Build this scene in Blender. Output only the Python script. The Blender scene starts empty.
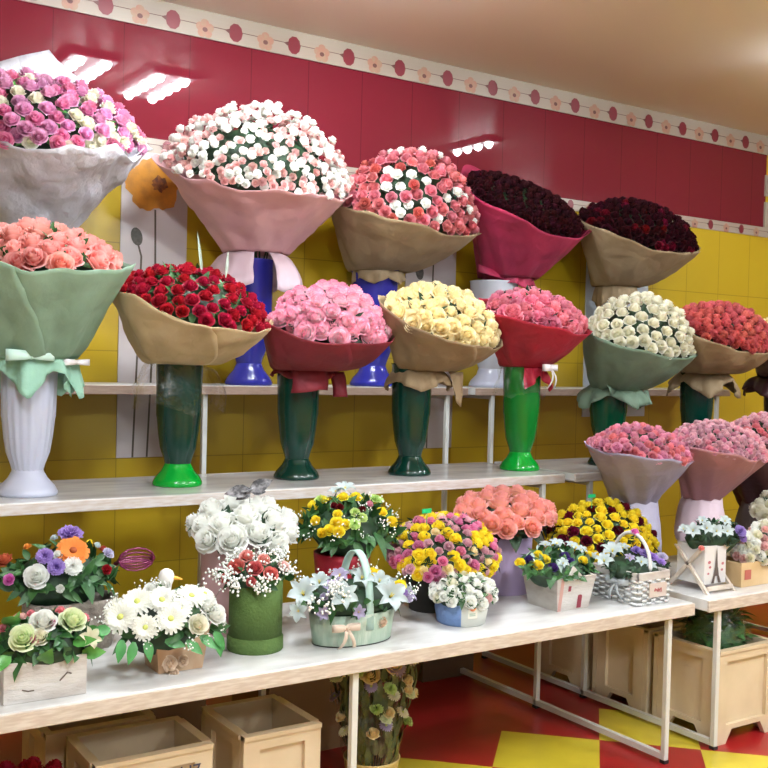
import bpy, math, random
from mathutils import Vector, Matrix, noise
PI = math.pi; WALLY = 4.42
S = bpy.context.scene
COL = S.collection

# ------------------------------------------------------------------ camera
FPX = 1040.0; EYE = 1.5
XC = Vector((1950-384, -(400-384), -FPX)).normalized()
YC = Vector((-305-384, -(343-384), -FPX)); YC -= XC*YC.dot(XC); YC.normalize()
ZC = XC.cross(YC)
RM = Matrix((XC, YC, ZC))
CAM = Vector((0, 0, EYE))
cd = bpy.data.cameras.new('camera'); cd.sensor_width = 36; cd.lens = FPX/768*36; cd.clip_end = 60
cam = bpy.data.objects.new('camera', cd); COL.objects.link(cam)
cam.matrix_world = Matrix.Translation(CAM) @ RM.to_4x4()
S.camera = cam
S.view_settings.view_transform = 'Standard'; S.view_settings.look = 'None'
S.view_settings.gamma = 1; S.view_settings.use_curve_mapping = False
S.view_settings.exposure = 0.36
# ------------------------------------------------------------------ world
W = bpy.data.worlds.new('world'); S.world = W; W.use_nodes = True
W.node_tree.nodes['Background'].inputs[0].default_value = (.84, .92, 1.0, 1)
W.node_tree.nodes['Background'].inputs[1].default_value = .34
BULB = 250.0          # strength of the ceiling lamps
BULB_FAR = 330.0

def ray(px, py): return RM @ Vector((px-384, -(py-384), -FPX))
def at(px, py, Y): r = ray(px, py); return CAM + r*(Y/r.y)
def onz(px, py, z): r = ray(px, py); return CAM + r*((z-EYE)/r.z)
def proj(p):
    c = RM.transposed() @ (Vector(p)-CAM); return 384+FPX*c.x/-c.z, 384-FPX*c.y/-c.z
def ppm(p): c = RM.transposed() @ (Vector(p)-CAM); return FPX/-c.z

# ------------------------------------------------------------------ materials
MC = {}
def mat(name, col, rough=.5, tip=None, var=0.0, bump=0, bscale=30, metal=0, spec=.5, noise_col=None, nscale=8, trans=0, emit=None, crumple=0, stretch=None, mixw=.5, sss=0, trl=0):
    if name in MC: return MC[name]
    m = bpy.data.materials.new(name); m.use_nodes = True; MC[name] = m
    nt = m.node_tree; N = nt.nodes; L = nt.links; b = N['Principled BSDF']
    b.inputs['Roughness'].default_value = rough; b.inputs['Metallic'].default_value = metal
    b.inputs['Specular IOR Level'].default_value = spec
    c = (*col, 1); out = None
    rgb = N.new('ShaderNodeRGB'); rgb.outputs[0].default_value = c; out = rgb.outputs[0]
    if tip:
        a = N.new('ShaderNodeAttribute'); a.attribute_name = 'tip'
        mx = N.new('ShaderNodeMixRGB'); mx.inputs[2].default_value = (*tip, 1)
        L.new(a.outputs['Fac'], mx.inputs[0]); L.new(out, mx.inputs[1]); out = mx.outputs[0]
    tc = N.new('ShaderNodeTexCoord')
    co = tc.outputs['Object']
    if stretch:
        mp = N.new('ShaderNodeMapping'); mp.inputs['Scale'].default_value = stretch
        L.new(co, mp.inputs[0]); co = mp.outputs[0]
    if noise_col:
        n = N.new('ShaderNodeTexNoise'); n.inputs['Scale'].default_value = nscale; n.inputs['Detail'].default_value = 5
        L.new(co, n.inputs['Vector'])
        r = N.new('ShaderNodeMapRange'); r.inputs[1].default_value = .4; r.inputs[2].default_value = .65
        r.inputs[4].default_value = mixw*2 if mixw < .5 else 1
        L.new(n.outputs[0], r.inputs[0])
        mx = N.new('ShaderNodeMixRGB'); mx.inputs[2].default_value = (*noise_col, 1)
        L.new(r.outputs[0], mx.inputs[0]); L.new(out, mx.inputs[1]); out = mx.outputs[0]
    if var:
        oi = N.new('ShaderNodeObjectInfo'); h = N.new('ShaderNodeHueSaturation')
        r = N.new('ShaderNodeMapRange'); r.inputs[3].default_value = 1-var; r.inputs[4].default_value = 1+var*.6
        L.new(oi.outputs['Random'], r.inputs[0]); L.new(r.outputs[0], h.inputs['Value'])
        r2 = N.new('ShaderNodeMapRange'); r2.inputs[3].default_value = .5-var*.06; r2.inputs[4].default_value = .5+var*.06
        mm = N.new('ShaderNodeMath'); mm.operation = 'FRACT'; mu = N.new('ShaderNodeMath'); mu.operation = 'MULTIPLY'; mu.inputs[1].default_value = 7.31
        L.new(oi.outputs['Random'], mu.inputs[0]); L.new(mu.outputs[0], mm.inputs[0]); L.new(mm.outputs[0], r2.inputs[0]); L.new(r2.outputs[0], h.inputs['Hue'])
        L.new(out, h.inputs['Color']); out = h.outputs[0]
    L.new(out, b.inputs['Base Color'])
    if bump:
        n = N.new('ShaderNodeTexNoise'); n.inputs['Scale'].default_value = bscale; n.inputs['Detail'].default_value = 6
        L.new(co, n.inputs['Vector'])
        if crumple:
            n2 = N.new('ShaderNodeTexVoronoi'); n2.feature = 'DISTANCE_TO_EDGE' if crumple < 2 else 'F1'; n2.inputs['Scale'].default_value = bscale*.4
            vm = N.new('ShaderNodeVectorMath'); vm.operation = 'ADD'
            sc = N.new('ShaderNodeVectorMath'); sc.operation = 'SCALE'; sc.inputs['Scale'].default_value = .12
            L.new(n.outputs['Color'], sc.inputs[0]); L.new(sc.outputs[0], vm.inputs[0]); L.new(co, vm.inputs[1]); L.new(vm.outputs[0], n2.inputs['Vector'])
            hs = n2.outputs['Distance']
        else: hs = n.outputs[0]
        bp = N.new('ShaderNodeBump'); bp.inputs['Strength'].default_value = bump; bp.inputs['Distance'].default_value = .02
        L.new(hs, bp.inputs['Height']); L.new(bp.outputs[0], b.inputs['Normal'])
    if sss:
        b.inputs['Subsurface Weight'].default_value = sss; b.inputs['Subsurface Radius'].default_value = (1, .5, .4); b.inputs['Subsurface Scale'].default_value = .01
    if trl:
        tl = N.new('ShaderNodeBsdfTranslucent'); ms = N.new('ShaderNodeMixShader'); ms.inputs[0].default_value = trl
        L.new(out, tl.inputs['Color']); L.new(b.outputs[0], ms.inputs[1]); L.new(tl.outputs[0], ms.inputs[2]); L.new(ms.outputs[0], N['Material Output'].inputs[0])
    if trans: b.inputs['Alpha'].default_value = 1-trans
    if emit:
        b.inputs['Emission Color'].default_value = (*emit[:3], 1); b.inputs['Emission Strength'].default_value = emit[3]
    return m

def tile_mat(name, col, col2, tw, th, ox=0, oz=0, rough=.18):
    m = bpy.data.materials.new(name); m.use_nodes = True; nt = m.node_tree; N = nt.nodes; L = nt.links; b = N['Principled BSDF']
    tc = N.new('ShaderNodeTexCoord'); sp = N.new('ShaderNodeSeparateXYZ'); L.new(tc.outputs['Object'], sp.inputs[0])
    def joint(o, w, off, j=.004):
        a = N.new('ShaderNodeMath'); a.operation = 'SUBTRACT'; a.inputs[1].default_value = off; L.new(o, a.inputs[0])
        d = N.new('ShaderNodeMath'); d.operation = 'DIVIDE'; d.inputs[1].default_value = w; L.new(a.outputs[0], d.inputs[0])
        f = N.new('ShaderNodeMath'); f.operation = 'FLOORED_MODULO'; f.inputs[1].default_value = 1; L.new(d.outputs[0], f.inputs[0])
        g = N.new('ShaderNodeMath'); g.operation = 'LESS_THAN'; g.inputs[1].default_value = j/w; L.new(f.outputs[0], g.inputs[0]); return g.outputs[0]
    jx = joint(sp.outputs['X'], tw, ox); jz = joint(sp.outputs['Z'], th, oz)
    mx = N.new('ShaderNodeMath'); mx.operation = 'MAXIMUM'; L.new(jx, mx.inputs[0]); L.new(jz, mx.inputs[1])
    n = N.new('ShaderNodeTexNoise'); n.inputs['Scale'].default_value = 3; n.inputs['Detail'].default_value = 8; L.new(tc.outputs['Object'], n.inputs['Vector'])
    c1 = N.new('ShaderNodeMixRGB'); c1.inputs[1].default_value = (*col, 1); c1.inputs[2].default_value = (*col2, 1); L.new(n.outputs[0], c1.inputs[0])
    c2 = N.new('ShaderNodeMixRGB'); c2.inputs[2].default_value = (col[0]*.6, col[1]*.6, col[2]*.6, 1)
    L.new(mx.outputs[0], c2.inputs[0]); L.new(c1.outputs[0], c2.inputs[1]); L.new(c2.outputs[0], b.inputs['Base Color'])
    b.inputs['Roughness'].default_value = rough
    return m

def floor_mat():
    m = bpy.data.materials.new('floor_tiles'); m.use_nodes = True; nt = m.node_tree; N = nt.nodes; L = nt.links; b = N['Principled BSDF']
    tc = N.new('ShaderNodeTexCoord')
    a = N.new('ShaderNodeVectorMath'); a.operation = 'SUBTRACT'; a.inputs[1].default_value = (2.763, 3.226, 0); L.new(tc.outputs['Object'], a.inputs[0])
    r = N.new('ShaderNodeVectorRotate'); r.rotation_type = 'Z_AXIS'; r.inputs['Angle'].default_value = -PI/4; L.new(a.outputs[0], r.inputs['Vector'])
    s = N.new('ShaderNodeVectorMath'); s.operation = 'SCALE'; s.inputs['Scale'].default_value = 1/.391; L.new(r.outputs[0], s.inputs[0])
    ad = N.new('ShaderNodeVectorMath'); ad.operation = 'ADD'; ad.inputs[1].default_value = (1, 0, .5); L.new(s.outputs[0], ad.inputs[0])
    ck = N.new('ShaderNodeTexChecker'); ck.inputs['Scale'].default_value = 1
    ck.inputs['Color1'].default_value = (.62, .50, .035, 1); ck.inputs['Color2'].default_value = (.33, .012, .014, 1)
    L.new(ad.outputs[0], ck.inputs['Vector'])
    n = N.new('ShaderNodeTexNoise'); n.inputs['Scale'].default_value = 7; n.inputs['Detail'].default_value = 8; L.new(tc.outputs['Object'], n.inputs['Vector'])
    h = N.new('ShaderNodeMapRange'); h.inputs[3].default_value = .8; h.inputs[4].default_value = 1.15; L.new(n.outputs[0], h.inputs[0])
    hv = N.new('ShaderNodeHueSaturation'); L.new(h.outputs[0], hv.inputs['Value']); 
    sp = N.new('ShaderNodeSeparateXYZ'); L.new(tc.outputs['Object'], sp.inputs[0]); gt = N.new('ShaderNodeMath'); gt.operation = 'GREATER_THAN'; gt.inputs[1].default_value = 3.226; L.new(sp.outputs['Y'], gt.inputs[0])
    mz = N.new('ShaderNodeMixRGB'); mz.inputs[2].default_value = (.30, .011, .013, 1); L.new(gt.outputs[0], mz.inputs[0]); L.new(ck.outputs[0], mz.inputs[1]); L.new(mz.outputs[0], hv.inputs['Color'])
    L.new(hv.outputs[0], b.inputs['Base Color']); b.inputs['Roughness'].default_value = .3
    return m

# ------------------------------------------------------------------ mesh builder
class MB:
    def __init__(s): s.v = []; s.f = []; s.m = []; s.t = []
    def add(s, vs, fs, mi=0, tips=None):
        o = len(s.v); s.v += [tuple(v) for v in vs]; s.f += [tuple(i+o for i in f) for f in fs]; s.m += [mi]*len(fs)
        s.t += (tips if tips else [0.0]*len(vs))
    def box(s, x0, y0, z0, x1, y1, z1, mi=0):
        s.add([(x, y, z) for z in (z0, z1) for y in (y0, y1) for x in (x0, x1)],
              [(0, 2, 3, 1), (4, 5, 7, 6), (0, 1, 5, 4), (2, 6, 7, 3), (0, 4, 6, 2), (1, 3, 7, 5)], mi)
    def grid(s, rows, close=False, mi=0, tips=None):
        n = len(rows[0]); vs = [p for r in rows for p in r]; fs = []
        for i in range(len(rows)-1):
            for j in range(n if close else n-1):
                k = (j+1) % n; fs.append((i*n+j, i*n+k, (i+1)*n+k, (i+1)*n+j))
        s.add(vs, fs, mi, tips)
    def lathe(s, prof, n=28, c=(0, 0, 0), sx=1, sy=1, mi=0, caps=True):
        rows = [[(c[0]+r*sx*math.cos(2*PI*j/n), c[1]+r*sy*math.sin(2*PI*j/n), c[2]+z) for j in range(n)] for z, r in prof]
        o = len(s.v); s.grid(rows, True, mi)
        if caps:
            s.f.append(tuple(o+j for j in range(n))[::-1]); s.m.append(mi)
            e = o+(len(prof)-1)*n; s.f.append(tuple(e+j for j in range(n))); s.m.append(mi)
    def tube(s, pts, r, n=8, mi=0, flat=1.0):
        pts = [Vector(p) for p in pts]; rows = []
        up = Vector((0, 0, 1))
        for i, p in enumerate(pts):
            d = (pts[min(i+1, len(pts)-1)]-pts[max(i-1, 0)]).normalized()
            a = d.cross(up)
            if a.length < .05: a = d.cross(Vector((0, 1, 0)))
            a.normalize(); b = d.cross(a); rr = r[i] if isinstance(r, (list, tuple)) else r
            rows.append([p+a*math.cos(2*PI*j/n)*rr+b*math.sin(2*PI*j/n)*rr*flat for j in range(n)])
        o = len(s.v); s.grid(rows, True, mi)
        s.f.append(tuple(o+j for j in range(n))[::-1]); s.m.append(mi)
        e = o+(len(rows)-1)*n; s.f.append(tuple(e+j for j in range(n))); s.m.append(mi)
    def poly(s, pts, mi=0): s.add(pts, [tuple(range(len(pts)))], mi)
    def blob(s, c, r, n=6, mi=0, sz=1):
        c = Vector(c); vs = [c+Vector((0, 0, -r*sz))]
        for k in (1, 2, 3):
            ph = PI*k/4
            for j in range(n):
                a = 2*PI*j/n; vs.append(c+Vector((r*math.sin(ph)*math.cos(a), r*math.sin(ph)*math.sin(a), -r*math.cos(ph)*sz)))
        vs.append(c+Vector((0, 0, r*sz))); fs = []
        for j in range(n):
            k = (j+1) % n; fs.append((0, 1+k, 1+j)); fs.append((1+2*n+j, 1+2*n+k, 1+3*n))
            for q in (0, 1): fs.append((1+q*n+j, 1+q*n+k, 1+(q+1)*n+k, 1+(q+1)*n+j))
        s.add(vs, fs, mi)
    def mesh(s, name, mats, smooth=True):
        me = bpy.data.meshes.new(name); me.from_pydata(s.v, [], s.f)
        for m in (mats if isinstance(mats, (list, tuple)) else [mats]): me.materials.append(m)
        me.polygons.foreach_set('material_index', s.m)
        me.polygons.foreach_set('use_smooth', [smooth]*len(s.f))
        if any(s.t):
            a = me.attributes.new('tip', 'FLOAT', 'POINT'); a.data.foreach_set('value', s.t)
        me.update(); return me
    def build(s, name, mats, parent=None, smooth=False, loc=None, bevel=0, solid=0, label=None, sharp=40):
        o = bpy.data.objects.new(name, s.mesh(name, mats, smooth)); COL.objects.link(o)
        if loc is not None: o.location = loc
        if parent: o.parent = parent
        if label: o['label'] = label
        if solid:
            md = o.modifiers.new('solid', 'SOLIDIFY'); md.thickness = solid; md.offset = 0
        if bevel:
            md = o.modifiers.new('bev', 'BEVEL'); md.width = bevel; md.segments = 2; md.limit_method = 'ANGLE'
        if smooth == 'auto': pass
        return o

def thing(name, label, cat, loc=(0, 0, 0), rz=0, group=None):
    o = bpy.data.objects.new(name, None); COL.objects.link(o); o.location = loc; o.rotation_euler = (0, 0, rz)
    o.empty_display_size = .05
    o['label'] = label; o['category'] = cat
    if group: o['group'] = group
    return o
def tag(o, label, cat, group=None):
    o['label'] = label; o['category'] = cat
    if group: o['group'] = group
    return o
def inst(name, me, parent, loc, nrm, size, roll=0, label=None, sz=1):
    o = bpy.data.objects.new(name, me); COL.objects.link(o)
    q = Vector(nrm).normalized().to_track_quat('Z', 'Y')
    o.rotation_mode = 'QUATERNION'; o.rotation_quaternion = q @ Matrix.Rotation(roll, 3, 'Z').to_quaternion()
    o.location = loc; o.scale = (size, size, size*sz); o.parent = parent
    if label: o['label'] = label
    return o

# ------------------------------------------------------------------ flower meshes (unit diameter, facing +Z)
FM = {}
def petal(mb, ang, w, r0, r1, z0, z1, nu=4, nv=4, cup=.25, curl=.05, point=0, rs=None, jit=0, tipw=1.0):
    rows = []; tips = []
    for i in range(nv+1):
        v = i/nv; row = []
        for j in range(nu+1):
            u = -1+2*j/nu
            r = r0+(r1-r0)*(v**1.25); z = z0+(z1-z0)*math.sin(v*PI/2)
            ww = w*(1-point*v*v*.95) if point else w*(1-.25*(v**4))
            a = ang+u*ww
            z -= cup*abs(u)**2*v*(abs(z1-z0))
            if v > .99: z -= curl; r += curl*.8
            if jit and rs: r += rs.uniform(-jit, jit)*v; z += rs.uniform(-jit, jit)*v
            row.append((r*math.cos(a), r*math.sin(a), z)); tips.append(min(1, (v**2)*tipw))
        rows.append(row)
    mb.grid(rows, False, 0, tips)

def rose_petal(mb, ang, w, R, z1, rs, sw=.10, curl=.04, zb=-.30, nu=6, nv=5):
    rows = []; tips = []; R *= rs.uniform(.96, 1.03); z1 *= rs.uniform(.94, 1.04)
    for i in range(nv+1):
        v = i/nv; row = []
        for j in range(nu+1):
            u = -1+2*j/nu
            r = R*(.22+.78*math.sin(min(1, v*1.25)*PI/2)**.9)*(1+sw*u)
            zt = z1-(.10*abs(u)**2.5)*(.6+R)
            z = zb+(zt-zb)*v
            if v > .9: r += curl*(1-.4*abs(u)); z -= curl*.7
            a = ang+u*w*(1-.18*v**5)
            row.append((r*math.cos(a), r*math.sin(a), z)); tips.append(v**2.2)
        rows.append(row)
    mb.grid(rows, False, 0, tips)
def rose_mesh(m, kind='open', seed=0):
    k = ('rose', m.name, kind, seed)
    if k in FM: return FM[k]
    rs = random.Random(seed); mb = MB()
    if kind == 'open':   L_ = [(3, .08, .30, 1.5, .0), (3, .15, .30, 1.35, .015), (4, .23, .25, 1.05, .03), (5, .32, .15, .9, .05), (5, .40, .0, .85, .08)]
    elif kind == 'bud':  L_ = [(3, .10, .46, 1.5, .0), (3, .20, .47, 1.3, .01), (4, .31, .40, 1.0, .02), (4, .41, .28, .95, .04)]
    else:                L_ = [(3, .12, .28, 1.5, .0), (4, .24, .25, 1.1, .025), (5, .36, .10, .88, .06), (5, .43, -.06, .8, .06)]
    for n, R, z1, w, cu in L_:
        off = rs.random()*6
        for q in range(n): rose_petal(mb, off+q*2*PI/n+rs.uniform(-.12, .12), w, R, z1, rs, curl=cu, nu=5 if kind != 'open' else 6, nv=4 if kind != 'open' else 5)
    mb.lathe([(-.34, .02), (-.29, .10), (-.2, .2), (-.05, .2), (.05, .12), (.12, .03)], 8)
    FM[k] = mb.mesh('rose', m, True); return FM[k]

def carnation_mesh(m, seed=0):
    k = ('carn', m.name, seed)
    if k in FM: return FM[k]
    rs = random.Random(seed); mb = MB()
    for (n, r1, z1) in [(5, .15, .36), (7, .27, .33), (9, .38, .24), (10, .48, .12)]:
        off = rs.random()*6
        for q in range(n):
            petal(mb, off+q*2*PI/n, .5, .05, r1, -.2, z1, nu=6, nv=3, cup=.1, curl=.0, rs=rs, jit=.045)
    mb.lathe([(-.3, .02), (-.2, .12), (.0, .15)], 8)
    FM[k] = mb.mesh('carnation', m, True); return FM[k]

def daisy_mesh(m, mc, n=18, layers=3, w=.14, seed=0, name='chrysanthemum', cr=.1):
    k = (name, m.name, seed, n, layers)
    if k in FM: return FM[k]
    rs = random.Random(seed); mb = MB()
    for li in range(layers):
        t = (li+1)/layers; off = rs.random()*6
        for q in range(n):
            a = off+q*2*PI/n+rs.uniform(-.05, .05); L = .5*(.55+.45*t)*rs.uniform(.9, 1.05); el = (1-t)*.75+.08
            rows = []
            for i in range(4):
                v = i/3; r = cr*.6+(L-cr*.6)*v; z = math.sin(el)*L*v*.9-.06*v*v-.03*li*0
                ww = w*.5*(.5+1.2*v-1.25*v*v*v*.9)
                d = Vector((math.cos(a), math.sin(a), 0)); s_ = Vector((-d.y, d.x, 0))
                rows.append([d*r+s_*ww*u+Vector((0, 0, z+.02*abs(u))) for u in (-1, 0, 1)])
            mb.grid(rows, False, 0)
    mb.blob((0, 0, .03), cr, 8, 1, .6)
    mb.lathe([(-.25, .02), (-.08, .12), (0, .14)], 8, mi=2)
    FM[k] = mb.mesh(name, [m, mc, MAT_LEAF], True); return FM[k]

def lily_mesh(m, seed=0, n=6):
    k = ('lily', m.name, seed, n)
    if k in FM: return FM[k]
    rs = random.Random(seed); mb = MB()
    for q in range(n):
        a = q*2*PI/n; rows = []; tl = rs.uniform(.88, 1.05)
        for i in range(6):
            v = i/5; r = .04+.48*v*tl; z = .26*math.sin(v*PI*.62)-(.1*v**3)
            ww = .15*math.sin(PI*min(1, .12+v*.88))*(1.15 if q % 2 else .8)
            d = Vector((math.cos(a), math.sin(a), 0)); s_ = Vector((-d.y, d.x, 0))
            rows.append([d*r+s_*ww*u+Vector((0, 0, z+.05*abs(u))) for u in (-1, -.5, 0, .5, 1)])
        mb.grid(rows, False, 0)
    for q in range(4): mb.tube([(0, 0, 0), (.05*math.cos(q*1.6), .05*math.sin(q*1.6), .2)], .012, 5, 1)
    FM[k] = mb.mesh('lily', [m, MAT_YELF], True); return FM[k]

def leaf(mb, p, d, up, L, w, mi=0, bend=.3, fold=.15):
    d = Vector(d).normalized(); up = Vector(up); s_ = d.cross(up)
    if s_.length < 1e-3: s_ = d.cross(Vector((1, 0, .2)))
    s_.normalize(); up = s_.cross(d).normalized(); rows = []
    for i in range(5):
        v = i/4; ww = w*.5*math.sin(PI*(.06+.94*v)**.8)
        c = Vector(p)+d*L*v-up*bend*L*v*v
        rows.append([c+s_*ww*u+up*fold*ww*abs(u)*2 for u in (-1, 0, 1)])
    mb.grid(rows, False, mi)

# palette
LEAFC = (.03, .12, .03)
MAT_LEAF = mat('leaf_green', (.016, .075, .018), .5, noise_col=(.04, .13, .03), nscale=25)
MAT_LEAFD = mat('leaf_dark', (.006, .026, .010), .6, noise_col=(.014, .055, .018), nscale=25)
MAT_LEAFL = mat('leaf_bright', (.07, .28, .05), .35, noise_col=(.14, .38, .1), nscale=20)
MAT_SILV = mat('leaf_silver', (.36, .47, .42), .6)
MAT_YELF = mat('stamen_yellow', (.75, .6, .05), .6)
P = {}
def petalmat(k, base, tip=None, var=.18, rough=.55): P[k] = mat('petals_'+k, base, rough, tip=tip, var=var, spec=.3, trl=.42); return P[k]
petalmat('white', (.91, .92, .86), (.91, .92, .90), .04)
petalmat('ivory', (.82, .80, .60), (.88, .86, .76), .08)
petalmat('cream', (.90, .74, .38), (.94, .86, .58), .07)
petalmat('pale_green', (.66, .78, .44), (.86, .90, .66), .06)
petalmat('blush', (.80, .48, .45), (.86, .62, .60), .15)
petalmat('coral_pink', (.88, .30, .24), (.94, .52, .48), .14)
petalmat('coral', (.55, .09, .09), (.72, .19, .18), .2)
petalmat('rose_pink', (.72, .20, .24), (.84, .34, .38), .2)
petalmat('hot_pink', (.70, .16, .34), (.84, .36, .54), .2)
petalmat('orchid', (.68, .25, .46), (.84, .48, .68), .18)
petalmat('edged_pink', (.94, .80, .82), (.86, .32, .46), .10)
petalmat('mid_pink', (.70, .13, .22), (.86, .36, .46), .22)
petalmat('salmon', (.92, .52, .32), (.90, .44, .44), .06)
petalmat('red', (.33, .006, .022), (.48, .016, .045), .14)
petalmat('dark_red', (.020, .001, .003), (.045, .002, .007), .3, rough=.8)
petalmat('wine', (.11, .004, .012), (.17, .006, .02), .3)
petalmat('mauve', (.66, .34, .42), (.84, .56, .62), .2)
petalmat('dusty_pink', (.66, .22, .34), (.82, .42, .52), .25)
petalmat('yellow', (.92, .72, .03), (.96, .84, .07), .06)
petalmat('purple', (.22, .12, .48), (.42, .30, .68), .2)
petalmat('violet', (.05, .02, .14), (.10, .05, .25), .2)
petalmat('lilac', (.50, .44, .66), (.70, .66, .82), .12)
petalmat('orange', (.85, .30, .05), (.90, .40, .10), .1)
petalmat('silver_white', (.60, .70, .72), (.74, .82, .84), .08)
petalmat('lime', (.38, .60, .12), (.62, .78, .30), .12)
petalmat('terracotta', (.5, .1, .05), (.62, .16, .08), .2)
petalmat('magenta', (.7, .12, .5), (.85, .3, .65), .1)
COLWORD = {'pale_green': 'pale green', 'coral_pink': 'coral pink', 'rose_pink': 'rose pink', 'hot_pink': 'hot pink', 'edged_pink': 'white rose with pink petal edges',
           'mid_pink': 'pink', 'dark_red': 'dark red', 'dusty_pink': 'dusty pink', 'silver_white': 'silvery white'}

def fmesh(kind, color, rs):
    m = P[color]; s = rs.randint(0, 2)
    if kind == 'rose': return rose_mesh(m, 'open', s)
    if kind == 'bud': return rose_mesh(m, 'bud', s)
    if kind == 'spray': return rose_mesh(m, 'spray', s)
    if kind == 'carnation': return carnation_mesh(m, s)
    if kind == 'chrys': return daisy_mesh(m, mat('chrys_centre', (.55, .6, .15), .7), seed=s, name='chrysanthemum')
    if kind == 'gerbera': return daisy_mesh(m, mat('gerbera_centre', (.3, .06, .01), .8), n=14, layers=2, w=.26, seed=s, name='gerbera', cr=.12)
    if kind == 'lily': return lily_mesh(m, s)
KN = {'rose': 'rose', 'bud': 'rose', 'spray': 'spray_rose', 'carnation': 'carnation', 'chrys': 'chrysanthemum', 'gerbera': 'gerbera', 'lily': 'lily'}

# ------------------------------------------------------------------ dome of flowers
class Dome:
    def __init__(s, L, R, F, top, yc, b):
        """L, R rim ends at depth yc; F the front rim point at depth yc-b; top = image height of the crown."""
        s.L = at(*L, yc); s.R = at(*R, yc); s.c = (s.L+s.R)/2; s.u = (s.R-s.L)/2
        f = at(*F, yc-b); s.v = s.c-f
        s.v -= s.u*(s.v.dot(s.u)/s.u.length_squared)*.6
        s.n = s.u.cross(s.v).normalized()
        lo, hi = .01, .6
        for _ in range(18):
            s.h = (lo+hi)/2
            y = min(proj(s.pt(a*PI/12, r/6))[1] for a in range(24) for r in range(6))
            if y > top: lo = s.h
            else: hi = s.h
    def pt(s, a, rho, k=1.0):
        return s.c+(s.u*math.cos(a)+s.v*math.sin(a))*rho*k+s.n*s.h*k*max(0, 1-rho*rho)**.68
    def nrm(s, a, rho):
        e = 1e-3
        z = math.sqrt(max(0.02, 1-rho*rho))
        return (s.u*(math.cos(a)*rho/s.u.length_squared)+s.v*(math.sin(a)*rho/s.v.length_squared)+s.n*(z/s.h)).normalized()
    def spot(s, px, py):
        best = None
        for i in range(60):
            for r in range(1, 21):
                a = i*PI/30; rho = r/20*1.02; rho_ = min(rho, 1); p = s.pt(a, rho_, 1 if rho <= 1 else 1.04); n = s.nrm(a, rho_)
                if n.dot(CAM-p) < -.1: continue
                x, y = proj(p); d = (x-px)**2+(y-py)**2
                if best is None or d < best[0]: best = (d, p, n)
        return best[1], best[2]
    def area(s):
        a, b, h = s.u.length, s.v.length, s.h
        return 2*PI*(((a*b)**1.6+(a*h)**1.6+(b*h)**1.6)/3)**(1/1.6)

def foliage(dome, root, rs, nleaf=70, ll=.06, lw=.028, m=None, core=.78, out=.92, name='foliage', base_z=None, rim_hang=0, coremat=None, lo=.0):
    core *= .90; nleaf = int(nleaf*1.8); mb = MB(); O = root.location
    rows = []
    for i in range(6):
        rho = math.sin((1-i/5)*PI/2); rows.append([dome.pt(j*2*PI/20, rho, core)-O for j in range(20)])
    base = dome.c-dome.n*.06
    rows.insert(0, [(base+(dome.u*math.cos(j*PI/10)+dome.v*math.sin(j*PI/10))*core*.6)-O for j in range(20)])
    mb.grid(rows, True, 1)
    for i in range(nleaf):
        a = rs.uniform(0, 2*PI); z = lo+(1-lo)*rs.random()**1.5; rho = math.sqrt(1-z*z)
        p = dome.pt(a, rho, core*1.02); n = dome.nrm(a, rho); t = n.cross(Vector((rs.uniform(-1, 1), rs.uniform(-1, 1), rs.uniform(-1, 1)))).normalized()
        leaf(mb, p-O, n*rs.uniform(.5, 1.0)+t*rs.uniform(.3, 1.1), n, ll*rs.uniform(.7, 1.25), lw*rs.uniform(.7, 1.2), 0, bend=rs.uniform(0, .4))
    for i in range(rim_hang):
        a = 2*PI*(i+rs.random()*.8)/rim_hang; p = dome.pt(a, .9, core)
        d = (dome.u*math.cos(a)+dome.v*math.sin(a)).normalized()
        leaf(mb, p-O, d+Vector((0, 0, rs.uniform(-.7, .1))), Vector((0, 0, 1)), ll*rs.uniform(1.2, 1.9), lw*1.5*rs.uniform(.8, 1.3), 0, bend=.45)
    return mb.build(name, [m or MAT_LEAFD, coremat or MAT_LEAFD], root, True)

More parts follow.
